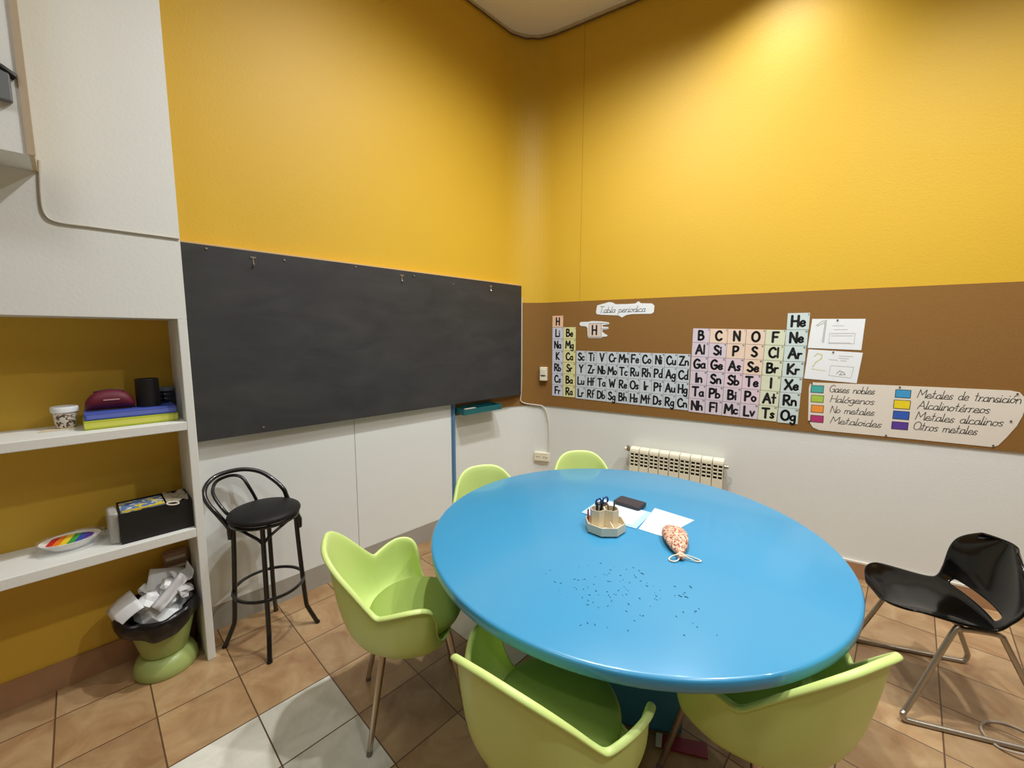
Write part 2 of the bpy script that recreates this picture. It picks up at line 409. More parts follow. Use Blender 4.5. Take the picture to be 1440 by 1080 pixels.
# bulkhead box upper left
bk = thing('wall_box', 'white boxed-in bulkhead with raw tan edge high on the left wall', 'box', w1(2.978, 2.2, FOFF), RZ1)
bm = B(); box(bm, -1.2, -.012, -.2, -.0005, .0, 1.9); build('box_body', bm, M_white, bk, smooth=False)
bm = B(); box(bm, -.012, .0, -.2, -.0005, .0, 1.9); build('raw_edge', bm, M_raw, bk, smooth=False)
bm = B(); box(bm, -.016, .003, -.206, -.2, .0, 1.9); build('edge_bead', bm, mat('grey_brown_bead', (182, 164, 136), .7), bk, smooth=False)
bm = B(); box(bm, -.14, -.032, -.222, -.2005, .15, .245); o = build('grey_plate', bm, mat('slate_grey_plastic', (112, 116, 118), .5), bk, smooth=False, bevel=.004)
bm = B(); tube(bm, [(-.1, -.21, .262), (-.05, -.215, .25), (-.02, -.21, .232)], .012, 8); build('bracket', bm, M_plug, bk)

def wall_cable(name, pts, r, m_, label, cat='cable'):
    bm = B(); tube(bm, pts, r, 8); return tag(build(name, bm, m_), label, cat)
wall_cable('wall_cable', cr([w1(2.972, 2.242, FOFF + .004), w1(2.979, 2.12, FOFF + .004), w1(2.975, 2.052, FOFF + .004), w1(2.945, 2.027, FOFF + .004), w1(2.85, 2.026, FOFF + .004), w1(2.7, 2.026, FOFF + .004), w1(PIL + .003, 2.026, FOFF + .004)], 8), .004, mat('greyed_cable', (196, 192, 178), .6),
           'thin off-white cable curving across the white wall above the bookcase')

# ------------------------------------------------------------------ stroke lettering
FONT = {}
def G_(ch, adv, *st): FONT[ch] = (adv, st)
def P_(s): return [tuple(float(v) for v in q.split(',')) for q in s.split()]
def l(s): return ('l', P_(s))
def c(s): return ('c', P_(s))
def oo(s): return ('o', P_(s))
G_('A', .7, l('0,0 .35,1 .7,0'), l('.13,.36 .57,.36')); G_('B', .58, l('0,0 0,1'), c('0,1 .38,.95 .42,.75 .3,.57 .02,.54'), c('.02,.54 .42,.5 .55,.28 .4,.05 0,0'))
G_('C', .62, c('.6,.82 .4,1 .12,.85 0,.5 .12,.12 .4,0 .62,.15')); G_('D', .62, l('0,0 0,1'), c('0,1 .42,.9 .6,.5 .42,.1 0,0'))
G_('F', .5, l('0,0 0,1 .52,1'), l('0,.52 .42,.52')); G_('G', .64, c('.6,.85 .36,1 .1,.82 0,.48 .12,.1 .4,0 .6,.16 .62,.42'), l('.62,.42 .36,.42'))
G_('H', .58, l('0,0 0,1'), l('.56,0 .56,1'), l('0,.5 .56,.5')); G_('I', .12, l('.06,0 .06,1')); G_('K', .55, l('0,0 0,1'), l('.5,1 .02,.45 .54,0')); G_('L', .48, l('0,1 0,0 .48,0'))
G_('M', .82, l('0,0 .08,1 .41,.35 .74,1 .82,0')); G_('N', .6, l('0,0 0,1 .58,0 .58,1')); G_('O', .72, oo('.36,1 .08,.82 0,.5 .08,.16 .36,0 .64,.16 .72,.5 .64,.82'))
G_('P', .52, l('0,0 0,1'), c('0,1 .42,.95 .5,.73 .36,.5 0,.45')); G_('R', .58, l('0,0 0,1'), c('0,1 .42,.95 .5,.74 .36,.52 0,.46'), l('.2,.47 .56,0'))
G_('S', .52, c('.5,.86 .28,1 .05,.82 .15,.6 .4,.43 .5,.22 .28,0 0,.14')); G_('T', .66, l('0,1 .66,1'), l('.33,1 .33,0')); G_('V', .64, l('0,1 .32,0 .64,1')); G_('W', .9, l('0,1 .22,0 .45,.7 .68,0 .9,1'))
G_('X', .64, l('0,0 .64,1'), l('0,1 .64,0')); G_('Y', .62, l('0,1 .31,.5 .31,0'), l('.62,1 .31,.5')); G_('Z', .6, l('0,1 .58,1 0,0 .6,0'))
G_('a', .44, oo('.4,.4 .22,.5 .04,.36 .02,.16 .16,0 .36,.1'), l('.41,.5 .41,.08 .46,0')); G_('b', .44, l('.02,1 .02,0'), oo('.03,.3 .2,.48 .4,.36 .42,.16 .24,0 .05,.08'))
G_('c', .38, c('.38,.42 .2,.5 .03,.36 .03,.12 .2,0 .38,.08')); G_('d', .46, oo('.4,.4 .22,.5 .04,.36 .02,.16 .16,0 .36,.1'), l('.42,1 .42,.05 .47,0'))
G_('e', .42, c('.04,.26 .36,.28 .38,.42 .22,.52 .05,.38 .03,.14 .2,0 .42,.1')); G_('f', .34, c('.34,.95 .22,1 .12,.85 .12,.5 .12,0'), l('0,.52 .3,.52'))
G_('g', .44, oo('.4,.4 .22,.5 .04,.36 .02,.16 .16,.02 .36,.12'), c('.42,.5 .42,.0 .38,-.28 .18,-.36 .02,-.24')); G_('h', .44, l('.02,1 .02,0'), c('.02,.3 .2,.5 .38,.42 .42,.2 .43,0'))
G_('i', .12, l('.05,.5 .05,0'), l('.05,.72 .05,.78')); G_('l', .14, l('.06,1 .06,0')); G_('m', .64, l('.02,.5 .02,0'), c('.02,.34 .16,.5 .3,.4 .31,0'), c('.31,.34 .46,.5 .6,.4 .62,0'))
G_('n', .42, l('.02,.5 .02,0'), c('.02,.3 .2,.5 .37,.42 .41,.2 .42,0')); G_('o', .42, oo('.21,.5 .04,.38 .02,.18 .2,0 .38,.14 .4,.36')); G_('p', .44, l('.02,.5 .02,-.36'), oo('.03,.3 .2,.49 .4,.36 .42,.16 .24,0 .05,.08'))
G_('r', .3, l('.02,.5 .02,0'), c('.02,.28 .14,.47 .32,.48')); G_('s', .34, c('.34,.42 .18,.51 .05,.4 .17,.26 .31,.14 .18,0 .0,.07')); G_('t', .36, l('.16,.95 .16,.02'), l('0,.6 .34,.6'))
G_('u', .44, c('.02,.5 .04,.12 .2,0 .38,.14 .42,.5'), l('.42,.5 .43,0')); G_('v', .4, l('0,.5 .19,0 .4,.5')); G_(' ', .34); G_('.', .1, l('.04,0 .04,.03'))
FONT['ó'] = (.42, FONT['o'][1] + (l('.2,.66 .32,.84'),)); FONT['é'] = (.42, FONT['e'][1] + (l('.2,.66 .32,.84'),)); 
G_('0', .5, oo('.25,1 .05,.8 0,.5 .05,.2 .25,0 .45,.2 .5,.5 .45,.8')); G_('1', .3, l('0,.75 .2,1 .2,0')); G_('2', .5, c('0,.8 .2,1 .46,.82 .36,.5 0,0'), l('0,0 .5,0')); G_('3', .5, c('0,.9 .3,1 .44,.75 .18,.54'), c('.18,.54 .48,.42 .44,.1 .2,0 0,.1'))
G_('4', .52, l('.36,0 .36,1 0,.34 .52,.34')); G_('5', .5, l('.46,1 .06,1 .03,.56'), c('.03,.56 .3,.62 .48,.36 .3,.02 0,.08')); G_('6', .5, c('.42,.98 .1,.7 .02,.3 .22,0 .46,.2 .36,.5 .06,.36')); G_('7', .5, l('0,1 .5,1 .16,0'))
G_('8', .5, oo('.25,.54 .05,.74 .25,1 .45,.74 .25,.54 .02,.26 .25,0 .48,.26')); G_('9', .5, c('.46,.7 .26,.46 .04,.66 .2,1 .46,.8 .42,.3 .3,0'))
def text_width(t, sp): return sum(FONT[ch][0] + sp for ch in t) - sp
def stroke(bm, pts, wd, y, nseg=7):
    h = wd / 2
    for a, b in zip(pts, pts[1:]):
        a = Vector(a); b = Vector(b); d = b - a
        if d.length < 1e-7: continue
        n = Vector((-d.y, d.x)).normalized() * h
        q = [a + n, a - n, b - n, b + n]
        bm.faces.new([bm.verts.new((p.x, y, p.y)) for p in q])
    for p in pts: bm.faces.new([bm.verts.new((p[0] + h * math.cos(2 * PI * k / nseg), y, p[1] + h * math.sin(2 * PI * k / nseg))) for k in range(nseg)])
def write(bm, text, x, z, hgt, wd, y=-.0022, sp=.16, slant=0., cursive=False, sx=1., jit=0., lowk=1., drop=0.):
    """single-stroke hand lettering in the local XZ plane; x,z = left end of baseline"""
    cx = 0.; prev = None; last = ' '
    for ch in text:
        adv, sts = FONT[ch]; jz = random.uniform(-jit, jit)
        k = lowk if ch.islower() else 1.
        def M_(p): return (x + (cx + p[0] * k + slant * p[1]) * hgt * sx, z + (p[1] * k + jz - (drop if ch.islower() else 0)) * hgt)
        if cursive and prev is not None and ch.islower() and ch != ' ':
            a = prev; hi_ = last in 'oó'; b = M_((.03, .42 if hi_ else .3)); mid = ((a[0] + b[0]) / 2, (min(a[1], b[1]) - .05 * hgt) if hi_ else min(a[1], b[1]))
            stroke(bm, [a, mid, b], wd, y, 5)
        for kind, ps in sts:
            if kind == 'c': pp = [tuple(q[:2]) for q in cr([(p[0], p[1], 0) for p in ps], 4)]
            elif kind == 'o': pp = [tuple(q[:2]) for q in cr([(p[0], p[1], 0) for p in ps], 3, True)]; pp.append(pp[0])
            else: pp = ps
            stroke(bm, [M_(p) for p in pp], wd if cursive or not ch.islower() else wd * .82, y, 5 if cursive else 7)
        prev = M_((adv - .02, .03)) if (ch != ' ' and ch.isalpha()) else None
        if cursive and ch in 'oó': prev = M_((.36, .44))
        cx += adv * k + sp; last = ch
    return cx

# ------------------------------------------------------------------ periodic table cards
TINT = dict(hyd=((236, 192, 158), 'peach'), alk=((206, 208, 220), 'pale lavender'), earth=((222, 218, 158), 'pale yellow'), tran=((200, 208, 212), 'pale blue'),
            lil=((214, 200, 208), 'pale lilac'), non=((232, 206, 182), 'peach'), met=((222, 200, 206), 'pale pink'), hal=((216, 219, 188), 'pale green'), nob=((204, 218, 212), 'pale grey-green'))
ATN = {s: i + 1 for i, s in enumerate('H He Li Be B C N O F Ne Na Mg Al Si P S Cl Ar K Ca Sc Ti V Cr Mn Fe Co Ni Cu Zn Ga Ge As Se Br Kr Rb Sr Y Zr Nb Mo Tc Ru Rh Pd Ag Cd In Sn Sb Te I Xe'.split())}
ATN.update(Cs=55, Ba=56, Lu=71, Hf=72, Ta=73, W=74, Re=75, Os=76, Ir=77, Pt=78, Au=79, Hg=80, Pb=82, Bi=83, Po=84, At=85, Rn=86, Fr=87, Ra=88, Lr=103, Rf=104, Db=105, Sg=106, Bh=107, Hs=108, Mt=109, Ds=110, Rg=111, Cn=112, Nh=113, Fl=114, Mc=115, Lv=116, Ts=117, Og=118)
CORKOFF = .0095
def card(q, sym, kind, where, big, name_sym=None, num=None):
    # q = (s,z) corners TL TR BR BL on the right wall, s = distance from the corner
    cs = sum(p[0] for p in q) / 4; cz = sum(p[1] for p in q) / 4
    rgb, cname = TINT[kind]
    pl = [(p[0] - cs, p[1] - cz) for p in q]
    g = .0012
    pl = [(x - math.copysign(g, x), z - math.copysign(g, z)) for x, z in pl]
    bm = B(); prism(bm, pl[::-1], -.0016, 0, 'xz')
    o = build('element_card', bm, mat('card_' + kind, rgb, .75, var=.09, scale=22, detail=2), smooth=False)
    at(o, w2(cs, cz, CORKOFF + random.uniform(0, .0012)), RZ2)
    tag(o, '%s paper card lettered %s %s' % (cname, sym, where), 'card', 'element cards of the wall periodic table')
    W_ = abs(q[1][0] - q[0][0]); Hh = abs(q[0][1] - q[3][1])
    hg = Hh * (.62 if big else .60); wd = .0155 if big else .0134
    sp = .15; tw = text_width(sym, sp) if len(sym) == 1 else FONT[sym[0]][0] + sp + FONT[sym[1]][0]
    sx = min(1.0, (W_ * .84) / (tw * hg)); sx = min(sx, .92 if big else .82)
    tw *= hg * sx
    bm = B(); write(bm, sym, -tw / 2 + .002, -hg * .47, hg, wd, sp=sp, sx=sx, jit=.02)
    build('symbol', bm, M_ink, o, smooth=False)
    n = str(num or ATN.get(sym, 1)); bm = B(); hh = .0105
    write(bm, n, W_ / 2 - .006 - text_width(n, .25) * hh * .8, Hh / 2 - .017, hh, .0018, sp=.25, sx=.8)
    build('atomic_number', bm, M_ink, o, smooth=False)
    return o
def lerp(a, b, t): return a + (b - a) * t
# first column
for i, sym in enumerate('H Li Na K Rb Cs Fr'.split()):
    z0 = lerp(1.781, 1.057, i / 7); z1 = lerp(1.781, 1.057, (i + 1) / 7)
    a = lerp(.283, .290, i / 7); b = lerp(.390, .398, i / 7)
    card(((a, z0), (b, z0), (b, z1), (a, z1)), sym, 'hyd' if sym == 'H' else 'alk', 'in the leftmost column of the wall periodic table', False)
for i, sym in enumerate('Be Mg Ca Sr Ba Ra'.split()):
    z0 = lerp(1.679, 1.056, i / 6); z1 = lerp(1.679, 1.056, (i + 1) / 6); a = lerp(.392, .399, i / 6); b = lerp(.512, .517, i / 6)
    card(((a, z0), (b, z0), (b, z1), (a, z1)), sym, 'earth', 'in the second column of the wall periodic table', False)
RW = ['Sc Ti V Cr Mn Fe Co Ni Cu Zn', 'Y Zr Nb Mo Tc Ru Rh Pd Ag Cd', 'Lu Hf Ta W Re Os Ir Pt Au Hg', 'Lr Rf Db Sg Bh Hs Mt Ds Rg Cn']
for r_, row in enumerate(RW):
    for k, sym in enumerate(row.split()):
        def pt(i, j):
            s = lerp(lerp(.519, .521, j / 4), lerp(1.453, 1.455, j / 4), i / 10); z = lerp(lerp(1.474, 1.465, i / 10), lerp(1.050, 1.028, i / 10), j / 4); return (s, z)
        card((pt(k, r_), pt(k + 1, r_), pt(k + 1, r_ + 1), pt(k, r_ + 1)), sym, 'tran', 'in the wide middle block of the wall periodic table', False)
PB = [('B C N O F', 'lil non non non hal'), ('Al Si P S Cl', 'lil lil non non hal'), ('Ga Ge As Se Br', 'lil met met non hal'), ('In Sn Sb Te I', 'lil lil met met hal'), ('Ta Pb Bi Po At', 'lil lil lil met hal'), ('Nh Fl Mc Lv Ts', 'lil lil lil lil hal')]
def pt(i, j):
    s = lerp(lerp(1.461, 2.051, i / 5), lerp(1.456, 2.036, i / 5), j / 6); z = lerp(lerp(1.661, 1.645, i / 5), lerp(1.021, 1.004, i / 5), j / 6); return (s, z)
for r_, (row, kd) in enumerate(PB):
    for k, (sym, kk) in enumerate(zip(row.split(), kd.split())):
        card((pt(k, r_), pt(k + 1, r_), pt(k + 1, r_ + 1), pt(k, r_ + 1)), sym, kk, 'in the right block of the wall periodic table', True, num=81 if sym == 'Ta' else None)
for r_, sym in enumerate('He Ne Ar Kr Xe Rn Og'.split()):
    z0 = 1.758 if r_ == 0 else lerp(1.645, 1.0, (r_ - 1) / 6); z1 = lerp(1.645, 1.0, r_ / 6)
    a = lerp(2.052, 2.037, r_ / 7); b = lerp(2.178, 2.156, r_ / 7)
    card(((a, z0), (b, z0), (b, z1), (a, z1)), sym, 'nob', 'in the rightmost column of the wall periodic table', True)

# title, key card, drawings, legend
def sheet(name, pts, label, cat, m_=None, th=.0016, off=CORKOFF, group=None, curl=None):
    cs = sum(p[0] for p in pts) / len(pts); cz = sum(p[1] for p in pts) / len(pts)
    bm = B(); prism(bm, [(p[0] - cs, p[1] - cz) for p in pts], -th, 0, 'xz')
    o = build(name, bm, m_ or M_paper, smooth=False); at(o, w2(cs, cz, off), RZ2); tag(o, label, cat, group)
    return o, cs, cz
def pin(o, x, z):
    bm = B(); lathe(bm, [(0, .006), (.004, .0055), (.005, .002), (.0045, 0), (0, 0)], 8)
    bmesh.ops.transform(bm, matrix=Matrix.Translation((x, -.0016, z)) @ Matrix.Rotation(PI / 2, 4, 'X'), verts=bm.verts)
    build('pin', bm, mat('pin_metal', (70, 60, 56), .4), o)
tp = [(.69, 1.80), (.70, 1.858), (.74, 1.868), (.775, 1.875), (.80, 1.882), (.83, 1.878), (.86, 1.862), (.95, 1.86), (1.02, 1.862), (1.045, 1.878), (1.065, 1.862), (1.15, 1.857), (1.17, 1.84), (1.168, 1.79), (1.15, 1.777), (1.0, 1.778), (.95, 1.772), (.915, 1.752), (.885, 1.77), (.75, 1.778), (.70, 1.784)]
o, cs, cz = sheet('title_label', tp, 'small cut-out paper title reading Tabla periodica above the cards', 'label')
bm = B(); write(bm, 'Tabla periodica.', .715 - cs, 1.795 - cz, .052, .0036, slant=.25, cursive=True, sp=.1, sx=1.09, lowk=.95); build('writing', bm, mat('pencil_ink', (60, 56, 54), .7), o, smooth=False)
kp_ = [(.545, 1.712), (.555, 1.722), (.62, 1.722), (.66, 1.728), (.74, 1.724), (.80, 1.716), (.812, 1.706), (.80, 1.698), (.752, 1.692), (.752, 1.68), (.80, 1.676), (.806, 1.664), (.79, 1.656), (.752, 1.654), (.752, 1.636), (.775, 1.62), (.80, 1.604), (.79, 1.597), (.75, 1.594), (.742, 1.584), (.63, 1.584), (.622, 1.60), (.617, 1.672), (.60, 1.684), (.555, 1.688), (.545, 1.70)]
o, cs, cz = sheet('key_card', kp_, 'white cut-out paper with a large letter H in a square frame', 'card')
bm = B(); box(bm, .632 - cs, .742 - cs, -.0024, -.0016, 1.592 - cz, 1.708 - cz); build('tinted_square', bm, mat('card_key', (228, 206, 188), .75), o, smooth=False)
bm = B(); write(bm, 'H', .664 - cs, 1.614 - cz, .075, .014, y=-.0032, sx=.85)
for a, b in (((.632, 1.592), (.742, 1.592)), ((.742, 1.592), (.742, 1.708)), ((.742, 1.708), (.632, 1.708)), ((.632, 1.708), (.632, 1.592)), ((.742, 1.708), (.80, 1.705)), ((.742, 1.662), (.797, 1.664))): stroke(bm, [(a[0] - cs, a[1] - cz), (b[0] - cs, b[1] - cz)], .0022, -.0032)
build('symbol', bm, M_ink, o, smooth=False)

o, cs, cz = sheet('pencil_drawing', [(2.191, 1.716), (2.465, 1.711), (2.459, 1.514), (2.179, 1.524)], 'white sheet with a pencil sketch of a 1, upper of two right of He', 'drawing')
bm = B()
for pts in ([(2.215, 1.672), (2.245, 1.700), (2.268, 1.705), (2.262, 1.56)], [(2.222, 1.668), (2.262, 1.694), (2.255, 1.565)]): stroke(bm, [(a - cs, b - cz) for a, b in pts], .004, -.0022)
for x0, x1, zz in ((2.30, 2.36, 1.67), (2.31, 2.38, 1.645), (2.29, 2.42, 1.62), (2.30, 2.41, 1.605), (2.29, 2.40, 1.56)): stroke(bm, [(x0 - cs, zz - cz), (x1 - cs, zz - cz)], .0022, -.0022)
stroke(bm, [(a - cs, b - cz) for a, b in ((2.29, 1.62), (2.42, 1.62), (2.42, 1.555), (2.29, 1.555), (2.29, 1.62))], .002, -.0022)
build('pencil_sketch', bm, M_pink, o, smooth=False); pin(o, 2.325 - cs, 1.706 - cz)
o, cs, cz = sheet('pencil_drawing', [(2.184, 1.515), (2.468, 1.498), (2.452, 1.302), (2.173, 1.318)], 'white sheet with a faint yellow-green sketch of a 2, below the other drawing', 'drawing')
bm = B(); stroke(bm, [(a - cs, b - cz) for a, b in ((2.22, 1.47), (2.235, 1.488), (2.26, 1.48), (2.258, 1.455), (2.23, 1.43), (2.215, 1.40))], .006, -.0022); stroke(bm, [(2.21 - cs, 1.385 - cz), (2.285 - cs, 1.375 - cz)], .004, -.0022)
build('yellow_sketch', bm, mat('yellow_pencil', (216, 208, 150), .8), o, smooth=False)
bm = B()
for x0, x1, zz in ((2.30, 2.345, 1.45), (2.35, 2.42, 1.475), (2.35, 2.40, 1.46), (2.36, 2.39, 1.445)): stroke(bm, [(x0 - cs, zz - cz), (x1 - cs, zz - .003 - cz)], .0028, -.0022)
stroke(bm, [(a - cs, b - cz) for a, b in ((2.31, 1.41), (2.43, 1.405), (2.42, 1.335), (2.305, 1.345), (2.31, 1.41))], .002, -.0022)
stroke(bm, [(a - cs, b - cz) for a, b in ((2.345, 1.36), (2.36, 1.378), (2.38, 1.37), (2.39, 1.355), (2.36, 1.352), (2.37, 1.365))], .005, -.0022)
build('pencil_sketch', bm, M_pink, o, smooth=False); pin(o, 2.318 - cs, 1.499 - cz)

lg = [(2.204, 1.255), (2.208, 1.283), (2.222, 1.294), (2.5, 1.298), (2.8, 1.301), (3.123, 1.302), (3.158, 1.294), (3.178, 1.268), (3.188, 1.215), (3.18, 1.16), (3.165, 1.105), (3.13, 1.03), (3.105, .985), (3.085, .972), (2.9, .973), (2.6, .974), (2.28, .974), (2.245, .988), (2.215, 1.035)]
o, cs, cz = sheet('legend_sheet', lg, 'long white paper legend with eight coloured squares and handwritten names', 'poster', mat('cream_poster_paper', (226, 218, 202), .75, var=.04, scale=8))
SW = [(2.217, 2.284, 1.275, 1.227, (70, 170, 160), 'teal'), (2.222, 2.288, 1.209, 1.163, (170, 200, 70), 'lime'), (2.227, 2.293, 1.142, 1.094, (240, 150, 50), 'orange'), (2.227, 2.297, 1.073, 1.027, (180, 50, 110), 'magenta'),
      (2.643, 2.713, 1.275, 1.227, (60, 155, 205), 'sky blue'), (2.641, 2.716, 1.210, 1.158, (238, 212, 30), 'yellow'), (2.643, 2.717, 1.142, 1.092, (50, 92, 180), 'blue'), (2.642, 2.717, 1.074, 1.028, (92, 58, 150), 'purple')]
for x0, x1, z1_, z0_, rgb, nm in SW:
    bm = B(); box(bm, x0 - cs, x1 - cs, -.0024, -.0016, z0_ - cz, z1_ - cz); p = build('colour_square', bm, mat('swatch_' + nm.replace(' ', '_'), rgb, .7, var=.08, scale=60), o, smooth=False); p['label'] = nm + ' colour square'
    bm = B(); q_ = [(x0 - cs, z0_ - cz), (x1 - cs, z0_ - cz), (x1 - cs, z1_ - cz), (x0 - cs, z1_ - cz), (x0 - cs, z0_ - cz)]; stroke(bm, q_, .0026, -.0028); build('outline', bm, M_ink, p, smooth=False)
TX = [('Gases nobles', 2.315, 2.551, 1.236), ('Halógenos', 2.325, 2.555, 1.170), ('No metales', 2.33, 2.56, 1.100), ('Metaloides', 2.335, 2.601, 1.028), ('Metales de transición', 2.744, 3.174, 1.232), ('Alcalinotérreos', 2.75, 3.06, 1.164), ('Metales alcalinos', 2.746, 3.119, 1.096), ('Otros metales', 2.741, 3.022, 1.034)]
for t_, x0, x1, zz in TX:
    hg = .046 if x0 < 2.6 else .05; tw = (text_width(t_, .1) + .2) * hg; sx = (x1 - x0) / tw; xx = x0 - cs
    for wd_ in t_.split():
        bm = B(); write(bm, wd_, xx, zz - cz, hg, .0034, slant=.2, cursive=True, sp=.1, sx=sx, jit=.02); build('written_word', bm, mat('pen_ink', (52, 48, 48), .7), o, smooth=False)
        xx += (text_width(wd_, .1) + .1 + .44) * hg * sx
for x, z in ((2.218, 1.288), (2.66, 1.291), (3.15, 1.285), (3.14, 1.13), (3.085, .982), (2.62, .982), (2.222, 1.03)): pin(o, x - cs, z - cz)
sheet('note_paper', [(3.27, 1.03), (3.31, 1.08), (3.40, 1.07), (3.40, 1.0), (3.29, 1.0)], 'cream paper scrap pinned at the right end of the cork board', 'paper', mat('cream_paper', (238, 214, 150), .7))

# switch and socket on the rounded corner
def arc_at(t, z, off=0.):
    a1 = math.atan2(N1.y, N1.x); a2 = math.atan2(N2.y, N2.x); a = lerp(a1, a2, t); d = Vector((math.cos(a), math.sin(a), 0))
    return OC + d * (RAD - off) + V(0, 0, z), a - PI / 2
p_, rz_ = arc_at(.86, 1.255, .0095)
sw = thing('wall_switch', 'small cream switch box on the cork left of the Rb card', 'switch', p_, rz_)
bm = B(); box(bm, -.034, .034, -.036, .004, -.062, .062); build('housing', bm, M_rad, sw, smooth=False, bevel=.005)
bm = B(); box(bm, -.024, .024, -.042, -.036, -.01, .045); build('rocker', bm, mat('cream_plastic', (232, 224, 204), .4), sw, smooth=False, bevel=.003)
bm = B(); tube(bm, [(-.036, -.03, -.02), (0, -.038, -.014), (.036, -.03, -.02)], .004, 6); build('label_line', bm, M_plug, sw)
p_, rz_ = arc_at(.83, .47, .0)
so = thing('wall_socket', 'cream double power socket low in the rounded corner', 'socket', p_, rz_)
bm = B(); box(bm, -.072, .072, -.03, .006, -.042, .042); build('housing', bm, M_rad, so, smooth=False, bevel=.006)
for x in (-.034, .034):
    bm = B()
    for dx in (-.011, .011):
        lathe(bm, [(0, .001), (.0045, .001), (.0045, 0), (0, 0)], 8, (x + dx, 0))
    bmesh.ops.transform(bm, matrix=Matrix.Translation((0, -.0305, 0)) @ Matrix.Rotation(PI / 2, 4, 'X'), verts=bm.verts)
    build('socket_holes', bm, M_plug, so)
def arcp(t, z, off): return arc_at(t, z, off)[0]
cable = [w1(.120, 1.95, .06), w1(.119, 1.6, .06), w1(.119, 1.2, .06), w1(.120, 1.06, .055), arcp(.36, 1.0, .018), arcp(.5, .972, .015), arcp(.7, .962, .015), arcp(.84, .95, .015), arcp(.92, .90, .015), arcp(.97, .78, .008), arcp(.985, .62, .008), arcp(.97, .50, .012), arcp(.94, .475, .033)]
wall_cable('socket_cable', cr(cable, 6), .0055, M_wire, 'cream cable looping from chalkboard edge down to the corner socket')

# ------------------------------------------------------------------ radiator
ra = thing('radiator', 'cream sectional wall radiator behind the far table edge', 'radiator', w2(1.0405, .14), RZ2)
SWD = .0766
def section_mesh(bm):
    w_ = SWD / 2 - .0022; yf = -.10
    box(bm, -w_, w_, yf, yf + .012, 0, .41)                      # plain front below the grille
    for x0, x1 in ((-w_, -w_ + .006), (-.004, .004), (w_ - .006, w_)): box(bm, x0, x1, yf, yf + .012, .41, .52)
    for k in range(4): box(bm, -w_, w_, yf, yf + .012, .41 + .0285 * k + .0195, .41 + .0285 * (k + 1))
    prof = [(yf, .52), (yf - .001, .535), (yf + .006, .549), (yf + .02, .555), (-.03, .555), (-.02, .545), (-.02, .52)]
    prism(bm, prof, -w_, w_, 'yz')
    box(bm, -w_, w_, -.028, -.02, 0, .52)
for k in range(9):
    bm = B(); section_mesh(bm); o = build('section', bm, M_rad, ra, smooth=True, angle=35); o.location = (SWD * (k + .5), 0, 0)
bm = B(); box(bm, .004, SWD * 9 - .004, -.085, -.03, .02, .53); build('shade_core', bm, M_dark, ra, smooth=False)  # dark block paints shade into the grille slots and section gaps
bm = B(); box(bm, .1, .13, -.03, -.0005, .3, .42); box(bm, .56, .59, -.03, -.0005, .3, .42); build('wall_bracket', bm, M_rad, ra, smooth=False)
bm = B(); tube(bm, [(0, -.06, .525), (-.02, -.06, .525)], .014, 10); tube(bm, [(-.014, -.06, .52), (-.022, -.06, .535), (-.026, -.062, .56)], [.016, .02, .012], 10); build('valve', bm, M_mgrey, ra)
bm = B(); tube(bm, [(-.034, -.066, .535), (-.05, -.068, .538)], [.018, .012], 10); build('valve_knob', bm, M_rad, ra)
bm = B(); tube(bm, [(SWD * 9, -.06, .50), (SWD * 9 + .03, -.06, .50)], [.016, .012], 10); build('end_plug', bm, M_mgrey, ra)

# ------------------------------------------------------------------ round table
TX_, TY_, TR_, TZ_ = .491, 1.778, .8377, .75
tb = thing('round_table', 'large round bright blue table in the middle of the room', 'table', (TX_, TY_, 0))
bm = B(); lathe(bm, [(0, TZ_), (TR_ - .012, TZ_), (TR_ - .004, TZ_ - .0025), (TR_, TZ_ - .008), (TR_, TZ_ - .034), (TR_ - .004, TZ_ - .04), (TR_ - .012, TZ_ - .043), (0, TZ_ - .043)], 128)
build('tabletop', bm, M_blue, tb, angle=50)
bm = B()
d_ = math.radians(-11.6)
box(bm, -.25, .25, -.235, .235, .0, .66); o = build('pedestal', bm, M_blued, tb, smooth=False, bevel=.012); o.rotation_euler = (0, 0, d_)
bm = B(); box(bm, -.42, .42, -.05, .05, .66, .707); box(bm, -.05, .05, -.42, .42, .661, .706); o = build('support_rails', bm, M_blued, tb, smooth=False, bevel=.004); o.rotation_euler = (0, 0, d_)

# eraser crumbs
bm = B()
random.seed(3)
def crumb(x, y, L, wd):
    a = random.uniform(0, PI); M = Matrix.Translation((x, y, TZ_ + .0008)) @ Matrix.Rotation(a, 4, 'Z')
    k = len(bm.verts); box(bm, -L / 2, L / 2, -wd / 2, wd / 2, -.0008, .0012); bm.verts.ensure_lookup_table()
    bmesh.ops.transform(bm, matrix=M, verts=bm.verts[k:])
for _ in range(95):
    x = random.gauss(-.15, .12); y = random.gauss(-.5, .085) - .18 * x
    crumb(TX_ + x, TY_ + y, random.uniform(.002, .008), random.uniform(.0008, .0018))
for x, y in ((.064, -.50), (.082, -.505), (.12, -.45), (-.02, -.37)): crumb(TX_ + x, TY_ + y, .012, .004)
tag(build('eraser_crumbs', bm, mat('blue_grey_crumb', (58, 104, 132), .8), smooth=False), 'scattered blue-grey eraser crumbs on the blue tabletop', 'crumbs', kind='stuff')

